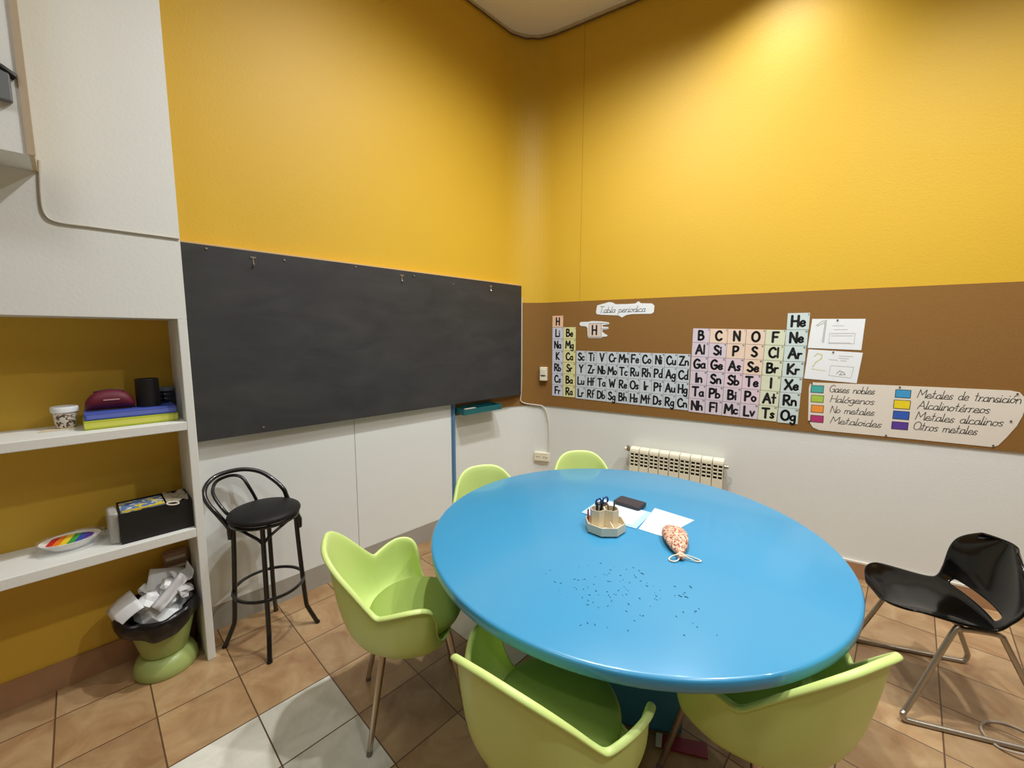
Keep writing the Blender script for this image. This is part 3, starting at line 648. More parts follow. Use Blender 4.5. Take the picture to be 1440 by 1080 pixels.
# ------------------------------------------------------------------ green tub chairs
RIM = [(0, .150, .402), (.09, .142, .402), (.16, .114, .405), (.208, .082, .420), (.236, .062, .470), (.254, .051, .54), (.268, .038, .592), (.279, .010, .617), (.280, -.035, .622), (.266, -.078, .612), (.243, -.118, .596), (.222, -.146, .588), (.205, -.176, .618), (.182, -.222, .676), (.157, -.268, .733), (.120, -.302, .775), (.070, -.320, .797), (0, -.324, .803)]
def shell_mesh():
    half = cr(RIM, 5)
    rim = half + [Vector((-p.x, p.y, p.z)) for p in half[-2:0:-1]]
    NV = 16; rows = []
    def prof(p, t):
        d = Vector((p.x, p.y, 0)); R = d.length; d = d / R
        b = d * min(.188, R * .76) + V(0, 0, .389); k1 = d * min(.278, R * 1.01) + V(0, 0, .388); k2 = k1.lerp(p, .40)
        if t <= .3: return V(0, 0, .387).lerp(b, t / .3)
        u = (t - .3) / .7
        return b * (1 - u) ** 3 + k1 * (3 * u * (1 - u) ** 2) + k2 * (3 * u * u * (1 - u)) + p * u ** 3
    for v in range(NV + 1): rows.append([prof(p, v / NV) for p in rim])
    for o_, dz in ((.007, .0005), (.014, -.003), (.0185, -.010)):        # rolled lip
        rw = []
        for k, p in enumerate(rim):
            tg = (rim[(k + 1) % len(rim)] - rim[k - 1]); nn = Vector((tg.y, -tg.x, 0))
            rd = Vector((p.x, p.y, 0)).normalized()
            nn = nn.normalized() if nn.length > 1e-6 else rd
            if nn.dot(rd) < 0: nn = -nn
            nn = (nn * .4 + rd * .6).normalized(); f_ = min(1, max(.25, (p.z - .43) / .12))
            rw.append(p + nn * o_ * f_ + V(0, 0, dz * f_))
        rows.append(rw)
    bm = B(); vs = grid(bm, rows[1:], True)
    c_ = bm.verts.new(rows[0][0]); A = vs[0]
    for k in range(len(A)): bm.faces.new([c_, A[(k + 1) % len(A)], A[k]])
    return bm
def make_tub(label):
    t = thing('tub_chair', label, 'chair')
    build('shell', shell_mesh(), M_green, t, solid=.007, subsurf=1, soff=0)
    bm = B(); lathe(bm, [(0, .400), (.14, .400), (.180, .410), (.197, .438), (.194, .462), (.17, .480), (.11, .488), (0, .490)], 40, (0, .014))
    build('seat_cushion', bm, M_cush, t, subsurf=1)
    bm = B(); box(bm, -.13, .13, -.02, .02, .362, .380); box(bm, -.02, .02, -.14, .14, .362, .380); lathe(bm, [(0, .36), (.09, .36), (.09, .384), (0, .384)], 24); build('under_frame', bm, M_chrome, t, smooth=False)
    for sx in (-1, 1):
        for sy in (-1, 1):
            bm = B(); tube(bm, [(sx * .118, sy * .125, .386), (sx * .126, sy * .133, .35), (sx * .184, sy * .194, .018)], [.014, .014, .0105], 14); lg_ = build('leg', bm, M_chrome, t)
            bm = B(); tube(bm, [(sx * .1835, sy * .1935, .02), (sx * .186, sy * .196, 0)], .0115, 12); build('foot_cap', bm, mat('grey_rubber', (120, 112, 104), .7), lg_)
    return t
GR = 'lime green tub chairs round the blue table'
ch = make_tub('lime green tub chair left of the blue table, facing right'); at(ch, (-.423, 1.661, 0), math.radians(-70.4)); ch['group'] = GR
dup(ch, (.137, 1.168, 0), math.radians(-36), 'lime green tub chair at bottom centre, back to the viewer, cushion visible', GR)
dup(ch, (.793, 1.251, 0), math.radians(19.3), 'lime green tub chair tucked under the near right table edge', GR)
dup(ch, (-.075, 2.195, 0), math.radians(-160), 'lime green tub chair back peeking over table beside the blue-grey post', GR)
dup(ch, (.497, 2.512, 0), math.radians(185), 'lime green tub chair back peeking over table between socket and radiator', GR)

# leaflet under the table
o = None
bm = B(); prism(bm, [(-.10, -.03), (.09, -.035), (.10, .03), (-.09, .03)], 0, .004); prism(bm, [(-.07, -.03), (.05, -.034), (.06, -.012), (-.06, -.008)], .0041, .006)
o = build('leaflet', bm, mat('magenta_print', (150, 40, 70), .5, var=.5, scale=18), smooth=False); at(o, (.668, 1.460, .0005), -.22); tag(o, 'magenta and white leaflet lying on floor under the table', 'leaflet')
bm = B(); prism(bm, [(-.10, -.03), (-.078, -.031), (-.066, .03), (-.09, .03)], .0042, .0055); build('white_border', bm, M_paper, o, smooth=False)

# ------------------------------------------------------------------ black sled chair
bcx = thing('sled_chair', 'glossy black plastic chair with bent metal sled base on the right', 'chair', (1.927, 1.724, 0), math.radians(70.7))
PROF = [  # y, z, half width
    (.252, .422, .06), (.249, .428, .115), (.234, .435, .162), (.205, .439, .194), (.16, .441, .210), (.09, .436, .212), (.01, .430, .208), (-.06, .434, .203), (-.105, .450, .205), (-.14, .485, .215), (-.16, .535, .232), (-.172, .59, .236), (-.18, .645, .214), (-.188, .69, .168), (-.195, .725, .115), (-.198, .735, .095)]
pr = cr([(a, b, c_) for a, b, c_ in PROF], 3)
NU = 20; bm = B(); rows = []
for j, q in enumerate(pr):
    row = []
    for i in range(NU + 1):
        u = -1 + 2 * i / NU; y, z, hw = q
        t = j / (len(pr) - 1)
        lift = (.028 * abs(u) ** 3) * max(0, 1 - abs(t - .25) * 4) ; wrap = .05 * u * u * (1 if t > .6 else max(0, (t - .4) / .2)); dish = -.012 * (1 - u * u) * max(0, 1 - abs(t - .3) * 3.5)
        row.append(Vector((u * hw, y + wrap, z + lift + dish)))
    rows.append(row)
vs = [[bm.verts.new(p) for p in r] for r in rows]
for j in range(len(rows) - 1):
    for i in range(NU):
        y = (rows[j][i].y + rows[j + 1][i + 1].y) / 2; u = -1 + 2 * (i + .5) / NU
        if 24 <= j <= 25 and abs(u) < .70: continue
        bm.faces.new([vs[j][i], vs[j][i + 1], vs[j + 1][i + 1], vs[j + 1][i]])
for v in [v for v in bm.verts if not v.link_faces]: bm.verts.remove(v)
build('shell', bm, M_gblack, bcx, solid=.011, subsurf=1, soff=1)
for sx in (-1, 1):
    X = sx * .245
    pts = [(sx * .19, .05, .418), (sx * .2, .075, .40), (X - sx * .012, .2, .075), (X, .222, .04), (X, .218, .016), (X, .185, .0105), (X, 0, .0105), (X, -.2, .0105), (X, -.235, .016), (X, -.245, .045), (X - sx * .006, -.23, .09), (sx * .19, -.1, .385), (sx * .182, -.085, .415), (sx * .178, -.06, .42), (sx * .183, .0, .422), (sx * .188, .035, .421)]
    bm = B(); tube(bm, cr(pts, 5, True), .0105, 12, closed=True); build('sled_frame', bm, M_mgrey, bcx)
bm = B(); tube(bm, [(-.186, .03, .42), (-.1, .03, .408), (.1, .03, .408), (.186, .03, .42)], .01, 10); tube(bm, [(-.18, -.06, .42), (-.1, -.06, .41), (.1, -.06, .41), (.18, -.06, .42)], .01, 10); build('cross_bar', bm, M_mgrey, bcx)

# loop of cable on the floor
bm = B(); cen = Vector((2.0, 1.475, 0)); pts = []
for k in range(40):
    a = 2 * PI * k / 40; pts.append((cen.x + .098 * math.cos(a), cen.y + .085 * math.sin(a), .006 + (.028 if 22 < k < 40 else 0) * math.sin((k - 22) / 18 * PI)))
tube(bm, pts + [(cen.x + .16, cen.y + .03, .03), (cen.x + .4, cen.y + .02, .006), (cen.x + .8, cen.y - .1, .006)], .0045, 8)
tag(build('floor_cable', bm, mat('grey_cable', (168, 154, 136), .5)), 'thin grey-beige cable loop on the floor by the black chair runner', 'cable')

# ------------------------------------------------------------------ bar stool
SC = Vector((-1.285, 2.069, 0)); ub = Vector((-.436, .9, 0)); rz_s = math.atan2(ub.y, ub.x) - PI / 2
st = thing('bar_stool', 'black metal bar stool with round padded seat against the white boards', 'stool', SC, rz_s)
bm = B(); lathe(bm, [(0, .672), (.150, .672), (.166, .68), (.17, .694), (.162, .708), (.12, .72), (.06, .725), (0, .726)], 40); build('seat', bm, M_leath, st, subsurf=1)
bm = B(); tube(bm, [(.152 * math.cos(2 * PI * k / 36), .152 * math.sin(2 * PI * k / 36), .665) for k in range(36)], .009, 8, closed=True); build('seat_ring', bm, M_blackm, st)
for k, a in enumerate((90, 180, 270, 0)):
    ca, sa = math.cos(math.radians(a)), math.sin(math.radians(a)); R_ = lambda r, z: (r * ca, r * sa, z)
    bm = B(); tube(bm, cr([R_(.140, .665), R_(.146, .5), R_(.156, .3), R_(.166, .14), R_(.176, .10), R_(.205, .03), R_(.217, .0)], 4), .0115, 12); lg_ = build('leg', bm, M_blackm, st)
    bm = B(); tube(bm, [R_(.2155, .008), R_(.2185, .0)], .0132, 12); build('foot_cap', bm, M_plug, lg_)
bm = B(); tube(bm, [(.163 * math.cos(2 * PI * k / 48), .163 * math.sin(2 * PI * k / 48), .293) for k in range(48)], .0085, 8, closed=True); build('foot_ring', bm, M_blackm, st)
for a in (270, 90):   # bent braces rising from the front and back legs to the side legs
    for sg in (-1, 1):
        pts = []
        for k in range(11):
            t = k / 10; aa = math.radians(a + sg * 84 * t); r_ = .147 - .012 * math.sin(PI * t)
            pts.append((r_ * math.cos(aa), r_ * math.sin(aa), .580 + .080 * math.sin(t * PI * .55) ** .62))
        bm = B(); tube(bm, cr(pts, 2), .0075, 8); build('brace', bm, M_blackm, st)
hp = [(-.150, -.004, .60), (-.162, .0, .64), (-.195, -.02, .715), (-.240, .004, .78), (-.256, .039, .825), (-.244, .091, .858), (-.199, .134, .88), (-.108, .160, .885), (-.025, .160, .86), (.042, .132, .81), (.085, .105, .762), (.097, .110, .72), (.112, .115, .672)]
bm = B(); tube(bm, cr(hp, 5), .0115, 12); build('back_hoop', bm, M_blackm, st)
ih = [(-.150, .050, .668), (-.178, .040, .71), (-.222, .083, .772), (-.236, .120, .806), (-.222, .160, .838), (-.164, .168, .856), (-.112, .155, .844), (-.078, .135, .79), (-.052, .165, .70), (-.05, .150, .668)]
bm = B(); tube(bm, cr(ih, 5), .0085, 10); build('inner_loop', bm, M_blackm, st)
for sx in (-1, 1):
    bm = B(); tube(bm, [(sx * .146, 0, .655), (sx * .154, 0, .62), (sx * .158, -.004, .575)], [.012, .0165, .010], 10); build('leg_collar', bm, M_blackm, st)

# ------------------------------------------------------------------ waste bin
BX, BY = -1.685, 1.862
bn = thing('waste_bin', 'pale green plant-pot waste bin with black bag in the alcove', 'bin', (BX, BY, 0), RZ1)
M_pale_g = mat('pale_green_plastic', (166, 182, 108), .4, var=.03, scale=4)
bm = B(); lathe(bm, [(0, 0), (.118, 0), (.124, .012), (.122, .04), (.112, .068), (.098, .084), (.09, .088), (0, .088)], 40); build('base', bm, M_pale_g, bn, angle=60)
bm = B(); lathe(bm, [(0, .0885), (.082, .0885), (.09, .1), (.114, .2), (.130, .285), (.133, .29), (.129, .29), (.125, .28), (.112, .2), (.08, .11), (0, .105)], 40); build('pot', bm, M_pale_g, bn, angle=60)
bm = B(); rows = []
random.seed(11)
ph = [random.uniform(0, 6.28) for _ in range(6)]
for j, (r, z) in enumerate([(.10, .25), (.130, .30), (.150, .332), (.168, .330), (.176, .305), (.170, .275), (.158, .245)]):
    row = []
    for k in range(56):
        a = 2 * PI * k / 56; wv = .006 * math.sin(5 * a + ph[0]) + .005 * math.sin(9 * a + ph[1] + j * .4) + .004 * math.sin(14 * a + ph[2] - j * .5)
        dz = .012 * math.sin(2 * a + ph[3]) + .02 * math.sin(3 * a + ph[4]) * (1 if j > 4 else .3)
        X_ = min((r + wv) * math.cos(a), .136 - .004 * (6 - j)); Y_ = min((r + wv) * math.sin(a), .150 - .003 * (6 - j))
        if X_ > .07: Y_ = min(Y_, .100)
        row.append((X_, Y_, z + dz))
    rows.append(row)
grid(bm, rows, True); build('bin_bag', bm, mat('black_bin_bag', (20, 17, 18), .28, bump=.5, bscale=25), bn, solid=.002, subsurf=1)
def crumple(name, loc, size, label, seed, rot=(0, 0, 0), flat=.5, m_=None):
    random.seed(seed); bm = B(); bmesh.ops.create_icosphere(bm, subdivisions=2, radius=size)
    for v in bm.verts: v.co *= random.uniform(.55, 1.15); v.co.z *= flat
    o = build(name, bm, m_ or M_paper, smooth=False); o.location = loc; o.rotation_euler = rot; return tag(o, label, 'paper', 'waste papers in the bin')
def leaf(name, loc, w_, h_, label, rot, bend=.3, seed=1, m_=None, cat='paper', group='waste papers in the bin'):
    random.seed(seed); bm = B(); rows = []
    for j in range(7):
        rows.append([Vector((w_ * (i / 6 - .5), h_ * (j / 6 - .5), bend * .05 * math.sin(i * .9 + seed) + bend * .25 * h_ * ((j / 6 - .5) ** 2) * 4 + random.uniform(-.002, .002))) for i in range(7)])
    grid(bm, rows); o = build(name, bm, m_ or M_paper, solid=.0012); o.location = loc; o.rotation_euler = rot; return tag(o, label, cat, group)
def bl(x, y, z): # bin-local to world
    return Vector((BX, BY, z)) + T1 * x + N1 * y
def quad_sheet(c4, label, curl=.01, m_=None):
    A, Bc, C_, D = [bl(*p) for p in c4]; n = (Bc - A).cross(D - A).normalized(); n = n if n.z > 0 else -n; cen = (A + Bc + C_ + D) / 4
    bm = B(); rows = []
    for j in range(7):
        rows.append([(A.lerp(Bc, i / 6).lerp(D.lerp(C_, i / 6), j / 6) - cen) + n * curl * (math.sin(i / 6 * PI) - .4 * math.cos(j / 6 * PI)) for i in range(7)])
    grid(bm, rows); o = build('waste_paper', bm, m_ or M_paper, solid=.0012); o.location = cen
    return tag(o, label, 'paper', 'waste papers in the bin')
quad_sheet([(-.102, .071, .405), (-.189, .046, .35), (-.152, -.073, .305), (-.064, -.11, .385)], 'white sheet hanging over the left rim of the bin', .008)
quad_sheet([(-.023, .065, .478), (.107, .085, .425), (.091, .025, .352), (-.052, .015, .388)], 'upright white sheet standing at the back of the bin', .004)
leaf('waste_paper', bl(.03, -.08, .40), .05, .16, 'grey-white folded strip slanting across the bin papers', (math.radians(40), math.radians(30), RZ1 - .7), .3, 6, mat('grey_paper', (206, 204, 204), .7))
leaf('waste_paper', bl(.098, .0, .43), .075, .07, 'small white sheet sticking out at the right of the bin', (math.radians(35), math.radians(-25), RZ1), .6, 8)
crumple('waste_paper', bl(-.035, -.05, .375), .052, 'crumpled white paper ball beside the hanging sheet', 21, (.4, .2, .3), .7)
crumple('waste_paper', bl(.045, -.02, .405), .05, 'crumpled white paper ball topmost in the bin centre', 22, (.1, .6, 1.3), .75)
crumple('waste_paper', bl(-.04, .05, .39), .042, 'crumpled white paper in front of the upright sheet', 23, (.7, .1, 2.), .7)
crumple('waste_paper', bl(.085, -.06, .38), .04, 'crumpled grey paper by the right rim of the bin', 24, (.2, .5, .4), .6, mat('grey_paper', (206, 204, 204), .7))
crumple('waste_paper', bl(.0, -.005, .33), .115, 'crumpled paper mass low inside the bin bag', 25, (.1, .1, .4), .6)
# printed boxes behind the bin
pb = w1(2.645, 0, -.008)
zz = 0
for k, (h_, lab) in enumerate(((.41, 'tall brown carton standing behind the bin'), (.045, 'reddish printed box, lower of two on the brown carton'), (.05, 'reddish printed box topmost behind the bin'))):
    bm = B(); box(bm, -.025 if k == 0 else -.080 + .004 * k, .024 - .002 * k, -.024, .024, 0, h_)
    o = build('carton', bm, mat('carton_%d' % k, ((130, 100, 78), (158, 124, 108), (168, 138, 124))[k], .6, var=.3, scale=40), smooth=False, bevel=.003); at(o, pb + V(0, 0, zz), RZ1); zz += h_
    tag(o, lab, 'box')
    if k:
        bm = B(); box(bm, -.065, .012, -.0252, -.0245, h_ * .3, h_ * .62); build('pale_band', bm, M_pale, o, smooth=False)

# ------------------------------------------------------------------ things on the upper shelf
Z1, Z2 = 1.2055, .6905
mg = thing('patterned_cup', 'white cup with dark floral pattern on the upper shelf', 'cup', w1(2.99, Z1 + .004, .05), RZ1)
M_mug = speckle_mat('floral_ceramic', (232, 222, 206), [((96, 70, 54), 75, .56), ((60, 44, 40), 110, .6)], rough=.3)
bm = B(); lathe(bm, [(0, 0), (.029, 0), (.032, .004), (.038, .075), (.036, .077), (.034, .075), (.029, .01), (0, .008)], 28); build('body', bm, M_mug, mg)
bm = B(); lathe(bm, [(.0385, .066), (.042, .068), (.0425, .086), (.040, .091), (.037, .087), (.036, .066)], 28); build('rim', bm, M_paper, mg)
bm = B(); prism(bm, [(-.085, -.05), (.07, -.045), (.08, .04), (-.06, .05)], 0, .003); o = build('paper_mat', bm, mat('cream_card', (214, 200, 172), .7), smooth=False); at(o, w1(2.985, Z1, .055), RZ1); tag(o, 'cream card lying under the floral mug', 'paper')
bkx = 2.78
bm = B(); box(bm, -.155, .155, -.085, .085, 0, .038); o = build('folder_box', bm, mat('lime_folder', (176, 186, 40), .5), smooth=False, bevel=.004); at(o, w1(bkx + .005, Z1, .095), RZ1 + .01); tag(o, 'lime yellow book at the bottom of the upper shelf pile', 'book')
bm = B(); box(bm, -.1535, .1535, -.0855, -.0852, .008, .030); p = build('page_edge', bm, mat('lime_pages', (206, 208, 90), .7), o, smooth=False)
bm = B(); box(bm, -.153, .150, -.083, .083, 0, .032); o = build('folder_box', bm, mat('blue_folder', (64, 84, 170), .5), smooth=False, bevel=.004); at(o, w1(bkx + .002, Z1 + .038, .096), RZ1 - .01); tag(o, 'blue book lying on the lime yellow book', 'book')
bm = B(); box(bm, -.145, .148, -.0836, -.0832, .007, .024); build('page_edge', bm, mat('blue_pages', (96, 112, 190), .7), o, smooth=False)
pc = thing('pencil_case', 'burgundy zipped pencil case on the blue book', 'case', w1(2.85, Z1 + .07, .10), RZ1)
bm = B(); rows = []
for j in range(11):
    t = -1 + 2 * j / 10; s_ = max(.4, (1 - abs(t) ** 6) ** .5)
    rows.append([(.082 * t, .035 * s_ * math.cos(2 * PI * k / 20), .004 + .042 * (1 - .30 * t * t) * (.15 + .85 * s_) * (1 + math.sin(2 * PI * k / 20))) for k in range(20)])
vs = grid(bm, rows, True); bm.faces.new(vs[0]); bm.faces.new(vs[-1][::-1])
build('pouch', bm, mat('burgundy_fabric', (98, 14, 38), .6), pc, subsurf=1)
bm = B(); tube(bm, cr([(-.05, 0, .0795), (-.025, 0, .0850), (0, 0, .0875), (.025, 0, .0850), (.05, 0, .0795)], 4), .003, 8); build('zip', bm, mat('dark_zip', (50, 10, 24), .5), pc)
bm = B(); box(bm, -.022, .03, -.0365, -.0345, .044, .049); build('emblem', bm, mat('pale_print', (190, 150, 150), .5), pc, smooth=False)
bm = B(); lathe(bm, [(0, 0), (.043, 0), (.043, .125), (.041, .127), (.038, .125), (.038, .004), (0, .004)], 28); o = build('pen_pot', bm, M_plug); at(o, w1(2.722, Z1 + .07, .095)); tag(o, 'black cylindrical pot standing on the blue book', 'pot')
jr = thing('glass_jar', 'dark blue ribbed jar behind the books at the alcove side', 'jar', w1(2.648, Z1, -.012))
bm = B(); pf = [(0, 0), (.034, 0)]
for k in range(5): pf += [(.037, .01 + .022 * k), (.037, .02 + .022 * k), (.033, .026 + .022 * k)]
pf += [(.036, .125), (0, .125)]
lathe(bm, pf, 28); build('jar_body', bm, mat('navy_glass', (26, 34, 58), .15, coat=.5), jr)
bm = B(); lathe(bm, [(0, .1255), (.034, .1255), (.034, .142), (0, .142)], 28); build('lid', bm, mat('pale_blue_lid', (120, 132, 150), .4), jr)

# lower shelf
bo = thing('rainbow_bowl', 'white oval dish with rainbow stripes in clear wrapping on the lower shelf', 'bowl', w1(3.018, Z2, .075), RZ1 + .1)
bm = B(); lathe(bm, [(0, .004), (.06, .004), (.098, .034), (.102, .04), (.099, .041), (.09, .034), (.055, .03), (0, .03)], 36, sx=.93, sy=.72); build('dish', bm, mat('white_ceramic', (234, 230, 218), .35), bo)
for k, (rgb, nm) in enumerate((((206, 30, 36), 'red'), ((238, 130, 30), 'orange'), ((244, 214, 50), 'yellow'), ((60, 160, 70), 'green'), ((44, 74, 170), 'blue'), ((84, 44, 140), 'violet'))):
    bm = B(); x0 = -.066 + .022 * k; x1 = x0 + .022
    def ov(x): return math.sqrt(max(0, 1 - (x / .082) ** 2)) * .060
    sh = .25
    prism(bm, [(x0, -ov(x0)), (x1, -ov(x1)), (x1, ov(x1)), (x0, ov(x0))], .0305, .0352)
    p = build('stripe', bm, mat('stripe_' + nm, rgb, .5), bo, smooth=False); p['label'] = nm + ' stripe'; p.rotation_euler = (0, 0, -.35)
bm = B(); rows = []
random.seed(5)
for r, z in ((.108, .001), (.112, .008), (.108, .022), (.104, .038), (.1035, .0445)):
    rows.append([((r + random.uniform(-.006, .006)) * math.cos(2 * PI * k / 28), (r * .74 + random.uniform(-.006, .006)) * math.sin(2 * PI * k / 28), z + (random.uniform(0, .003))) for k in range(28)])
grid(bm, rows, True); build('clear_wrap', bm, M_clear, bo)
bx = thing('storage_box', 'black storage box filled to the top on the lower shelf', 'box', w1(2.738, Z2, .125), RZ1)
bm = B(); X0, X1, Y0, Y1, HT = -.128, .125, -.088, .10, .138
box(bm, X0, X1, Y0, Y1, 0, .006); box(bm, X0, X1, Y0, Y0 + .005, .006, HT); box(bm, X0, X1, Y1 - .005, Y1, .006, HT); box(bm, X0, X0 + .005, Y0 + .005, Y1 - .005, .006, HT); box(bm, X1 - .005, X1, Y0 + .005, Y1 - .005, .006, HT)
build('box_body', bm, mat('black_cardboard', (16, 14, 14), .6), bx, smooth=False)
def bxw(x, y, z): return w1(2.738, Z2, .125) + T1 * x + N1 * y + V(0, 0, z)
bm = B(); box(bm, -.122, .03, -.082, .07, 0, .134); o = build('picture_book', bm, speckle_mat('picture_cover', (96, 124, 168), [((214, 196, 60), 26, .56), ((40, 52, 96), 34, .6), ((220, 220, 214), 40, .62)]), smooth=False, bevel=.003); at(o, bxw(0, 0, .0065), RZ1); tag(o, 'blue and yellow printed booklet in the black box', 'book')
bm = B(); box(bm, -.118, .028, -.0815, -.068, .1342, .1375); build('yellow_spine', bm, mat('yellow_print', (214, 190, 50), .6), o, smooth=False)
bm = B(); rows = []
random.seed(9)
for j in range(9): rows.append([(.034 + .084 * i / 8 , -.08 + .16 * j / 8, .128 + random.uniform(0, .026)) for i in range(9)])
vs = grid(bm, rows); o = build('plastic_pouch', bm, mat('crinkled_film', (172, 164, 144), .25, bump=.6, bscale=40), solid=.003, subsurf=1); at(o, bxw(0, 0, 0.0), RZ1); tag(o, 'crinkled clear pouch on top at the right of the black box', 'bag')
bm = B(); tube(bm, [(.022 * math.cos(2 * PI * k / 20), .010 * math.sin(2 * PI * k / 20), .0) for k in range(20)], .003, 8, closed=True); o = build('string_loop', bm, M_wire); o.location = bxw(.055, -.0935, .137); o.rotation_euler = (.5, .2, RZ1); tag(o, 'cream string loop hanging over the black box edge', 'string')
bm = B(); prism(bm, [(-.022, -.045), (.010, -.06), (.012, .075), (-.022, .065)], 0, .14); o = build('plastic_bag', bm, mat('milky_plastic', (214, 214, 208), .3, alpha=.6, bump=.8, bscale=25), smooth=True, bevel=.008); at(o, w1(2.879, Z2, .135), RZ1 + .04); tag(o, 'milky plastic packet standing left of the black box', 'bag')

# ------------------------------------------------------------------ things on the table
def tl(x, y, z=0.): return Vector((TX_ + x, TY_ + y, TZ_ + .0005 + z))
M_org = mat('cream_organiser_plastic', (226, 214, 186), .45)
og = thing('desk_organiser', 'cream hexagonal pen organiser on the blue table', 'organiser', tl(-.078, -.012), 0)
def hexp(cx, cy, r, rot=0, n=6): return [(cx + r * math.cos(2 * PI * k / n + rot), cy + r * math.sin(2 * PI * k / n + rot)) for k in range(n)]
def ring(bm, outer, inner, z0, z1):
    n = len(outer)
    a = [[bm.verts.new((p[0], p[1], z)) for p in outer] for z in (z0, z1)]; b = [[bm.verts.new((p[0], p[1], z)) for p in inner] for z in (z0, z1)]
    for i in range(n):
        j = (i + 1) % n
        bm.faces.new([a[0][i], a[0][j], a[1][j], a[1][i]]); bm.faces.new([b[0][i], b[1][i], b[1][j], b[0][j]])
        bm.faces.new([a[1][i], a[1][j], b[1][j], b[1][i]]); bm.faces.new([a[0][i], b[0][i], b[0][j], a[0][j]])
OT_ = hexp(0, -.012, .088, PI / 8, 8); IN_ = hexp(0, -.012, .0845, PI / 8, 8)
bm = B(); ring(bm, OT_, IN_, 0, .036); prism(bm, IN_, .0, .004); box(bm, .018, .0215, -.088, -.01, .004, .034)
build('low_tray', bm, M_org, og, smooth=False)
for k, (cx_, cy_) in enumerate(((-.030, .008), (.030, .008), (.0, .058))):
    bm = B(); ring(bm, hexp(cx_, cy_, .0345, PI / 6), hexp(cx_, cy_, .0315, PI / 6), .0042, .082); prism(bm, hexp(cx_, cy_, .0315, PI / 6), .0042, .008); build('pen_cup', bm, M_org, og, smooth=False)
def pen(name, x, y, z0, dx, dy, L, rad, rgb, label, tip=True):
    bm = B(); a = V(0, 0, 0); d = V(dx, dy, 1).normalized()
    tube(bm, [a, a + d * L * .12, a + d * L * .94, a + d * L], [rad * .5, rad, rad, rad * .6], 10)
    o = build(name, bm, mat('pen_' + label.split()[0], rgb, .4)); o.location = tl(-.078 + x, -.012 + y, z0 - .004); return tag(o, label, 'pen')
pen('pen', -.038, .0, .012, .05, .06, .10, .0055, (26, 28, 54), 'navy marker leaning in the left organiser cup')
pen('pen', -.022, .016, .012, .12, -.02, .097, .006, (18, 18, 20), 'black marker standing in the left organiser cup')
pen('pen', .038, .018, .012, .10, .05, .108, .004, (92, 78, 70), 'brown pencil leaning in the right organiser cup')
pen('pen', .024, .0, .012, -.1, .1, .092, .004, (120, 100, 84), 'tan pencil low inside the right organiser cup')
pen('pen', -.0735, .0, .006, .04, .24, .075, .004, (170, 40, 60), 'red pen at the left side of the organiser')
sc_ = thing('scissors', 'scissors with blue handles in the rear organiser cup', 'scissors', tl(-.074, .050, .0085), .5)
bm = B(); 
for sx in (-1, 1): tube(bm, [(sx * .002, 0, 0), (sx * .006, .002, .045), (sx * .012, .004, .07)], [.002, .005, .004], 8)
build('blades', bm, M_mgrey, sc_)
for sx in (-1, 1):
    bm = B(); tube(bm, [(sx * .02 + .015 * math.cos(2 * PI * k / 20), .006, .082 + .016 * math.sin(2 * PI * k / 20)) for k in range(20)], .0045, 8, closed=True); build('handle', bm, mat('blue_handle', (24, 70, 140), .4), sc_)
bm = B(); prism(bm, [(-.155, .145), (.06, -.024), (.186, .143), (-.02, .318)], 0, .0035); o = build('notebook', bm, mat('pale_blue_card', (170, 208, 232), .5), smooth=False, bevel=.001); at(o, tl(0, 0)); tag(o, 'pale blue folder lying under the organiser and phone', 'folder')
bm = B(); prism(bm, [(-.13, .146), (.05, .005), (.162, .147), (-.015, .29)], .0036, .0052); build('page', bm, mat('bluish_paper', (206, 224, 234), .6), o, smooth=False)
og.location.z += .0058; 
for n_ in ('scissors',): bpy.data.objects[n_].location.z += .0058
for o in list(COL.objects):
    if o.get('category') == 'pen': o.location.z += .0058
ph_ = thing('phone', 'dark grey phone lying on the blue folder', 'phone', tl(.104, .233, .0055), math.radians(-42))
bm = B(); pl = []
for cx_, cy_, a0 in ((.058, .034, 0), (-.058, .034, 90), (-.058, -.034, 180), (.058, -.034, 270)):
    for k in range(5): a = math.radians(a0 + 22.5 * k); pl.append((cx_ + .012 * math.cos(a), cy_ + .012 * math.sin(a)))
prism(bm, pl, 0, .017); build('case', bm, mat('charcoal_case', (46, 42, 46), .45), ph_, smooth=True, bevel=.003)
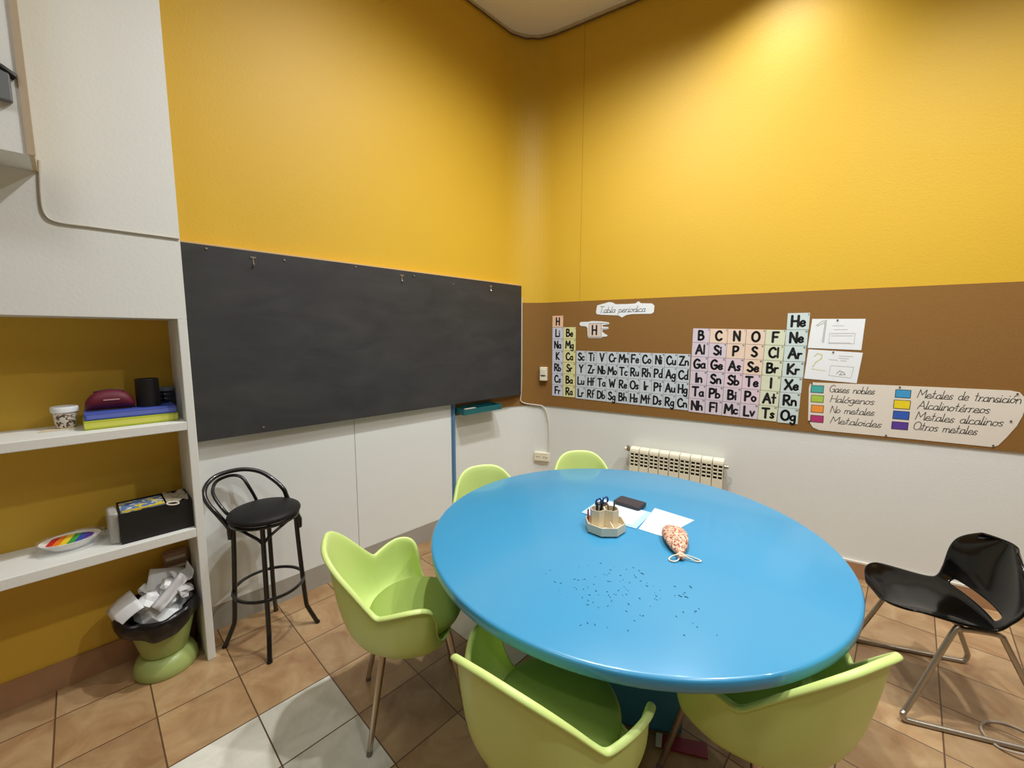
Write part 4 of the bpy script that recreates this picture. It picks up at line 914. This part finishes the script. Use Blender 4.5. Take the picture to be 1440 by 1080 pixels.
bm = B(); prism(bm, [(x * .95, y * .92) for x, y in pl], .0171, .0176); build('screen', bm, mat('dark_screen', (60, 54, 58), .3), ph_, smooth=False)
bm = B(); prism(bm, [(.217, .201), (.353, .065), (.153, -.094), (.069, -.022)][::-1], 0, .0012); o = build('paper_sheet', bm, M_paper, smooth=False); at(o, tl(.003, 0, .0)); tag(o, 'blank white sheet on the table between folder and pouch', 'paper')
# floral pouch with drawstring
pp = thing('fabric_pouch', 'pink floral drawstring pouch lying on the blue table', 'pouch', tl(.187, -.145), math.atan2(-.17, -.04) + PI / 2)
M_flor = speckle_mat('floral_cotton', (222, 182, 152), [((168, 84, 72), 100, .52), ((112, 88, 60), 130, .58), ((240, 220, 198), 90, .6)])
bm = B(); rows = []
random.seed(4)
# local -Y end is the tied neck
for j, (y, wx, hz) in enumerate(((.115, .030, .010), (.105, .048, .022), (.07, .062, .040), (.02, .066, .050), (-.03, .060, .046), (-.075, .044, .036), (-.105, .024, .026), (-.122, .011, .017), (-.132, .014, .018), (-.148, .022, .016))):
    row = []
    for k in range(22):
        a = 2 * PI * k / 22; wob = 1 + .07 * math.sin(3 * a + j) + .05 * math.sin(5 * a + j * 1.7)
        row.append((wx * .80 * math.cos(a) * wob, y, max(.0, hz * .58 + hz * .58 * math.sin(a) * wob + (.002 if j > 6 else 0))))
    rows.append(row)
vs = grid(bm, rows, True); bm.faces.new(vs[0]); bm.faces.new(vs[-1][::-1])
build('bag', bm, M_flor, pp, subsurf=1)
bm = B(); tube(bm, [(.0125 * math.cos(2 * PI * k / 16), -.122, .0105 + .010 * math.sin(2 * PI * k / 16)) for k in range(16)], .0028, 8, closed=True)
tube(bm, cr([(.0, -.128, .02), (-.03, -.135, .012), (-.045, -.15, .004), (-.03, -.162, .0035), (-.012, -.15, .006), (0, -.13, .018)], 5), .0026, 8)
tube(bm, cr([(.0, -.128, .02), (.03, -.125, .014), (.058, -.122, .005), (.072, -.135, .0035), (.05, -.142, .005), (.01, -.13, .016)], 5), .0026, 8)
build('drawstring', bm, mat('cream_cord', (228, 220, 196), .8), pp)
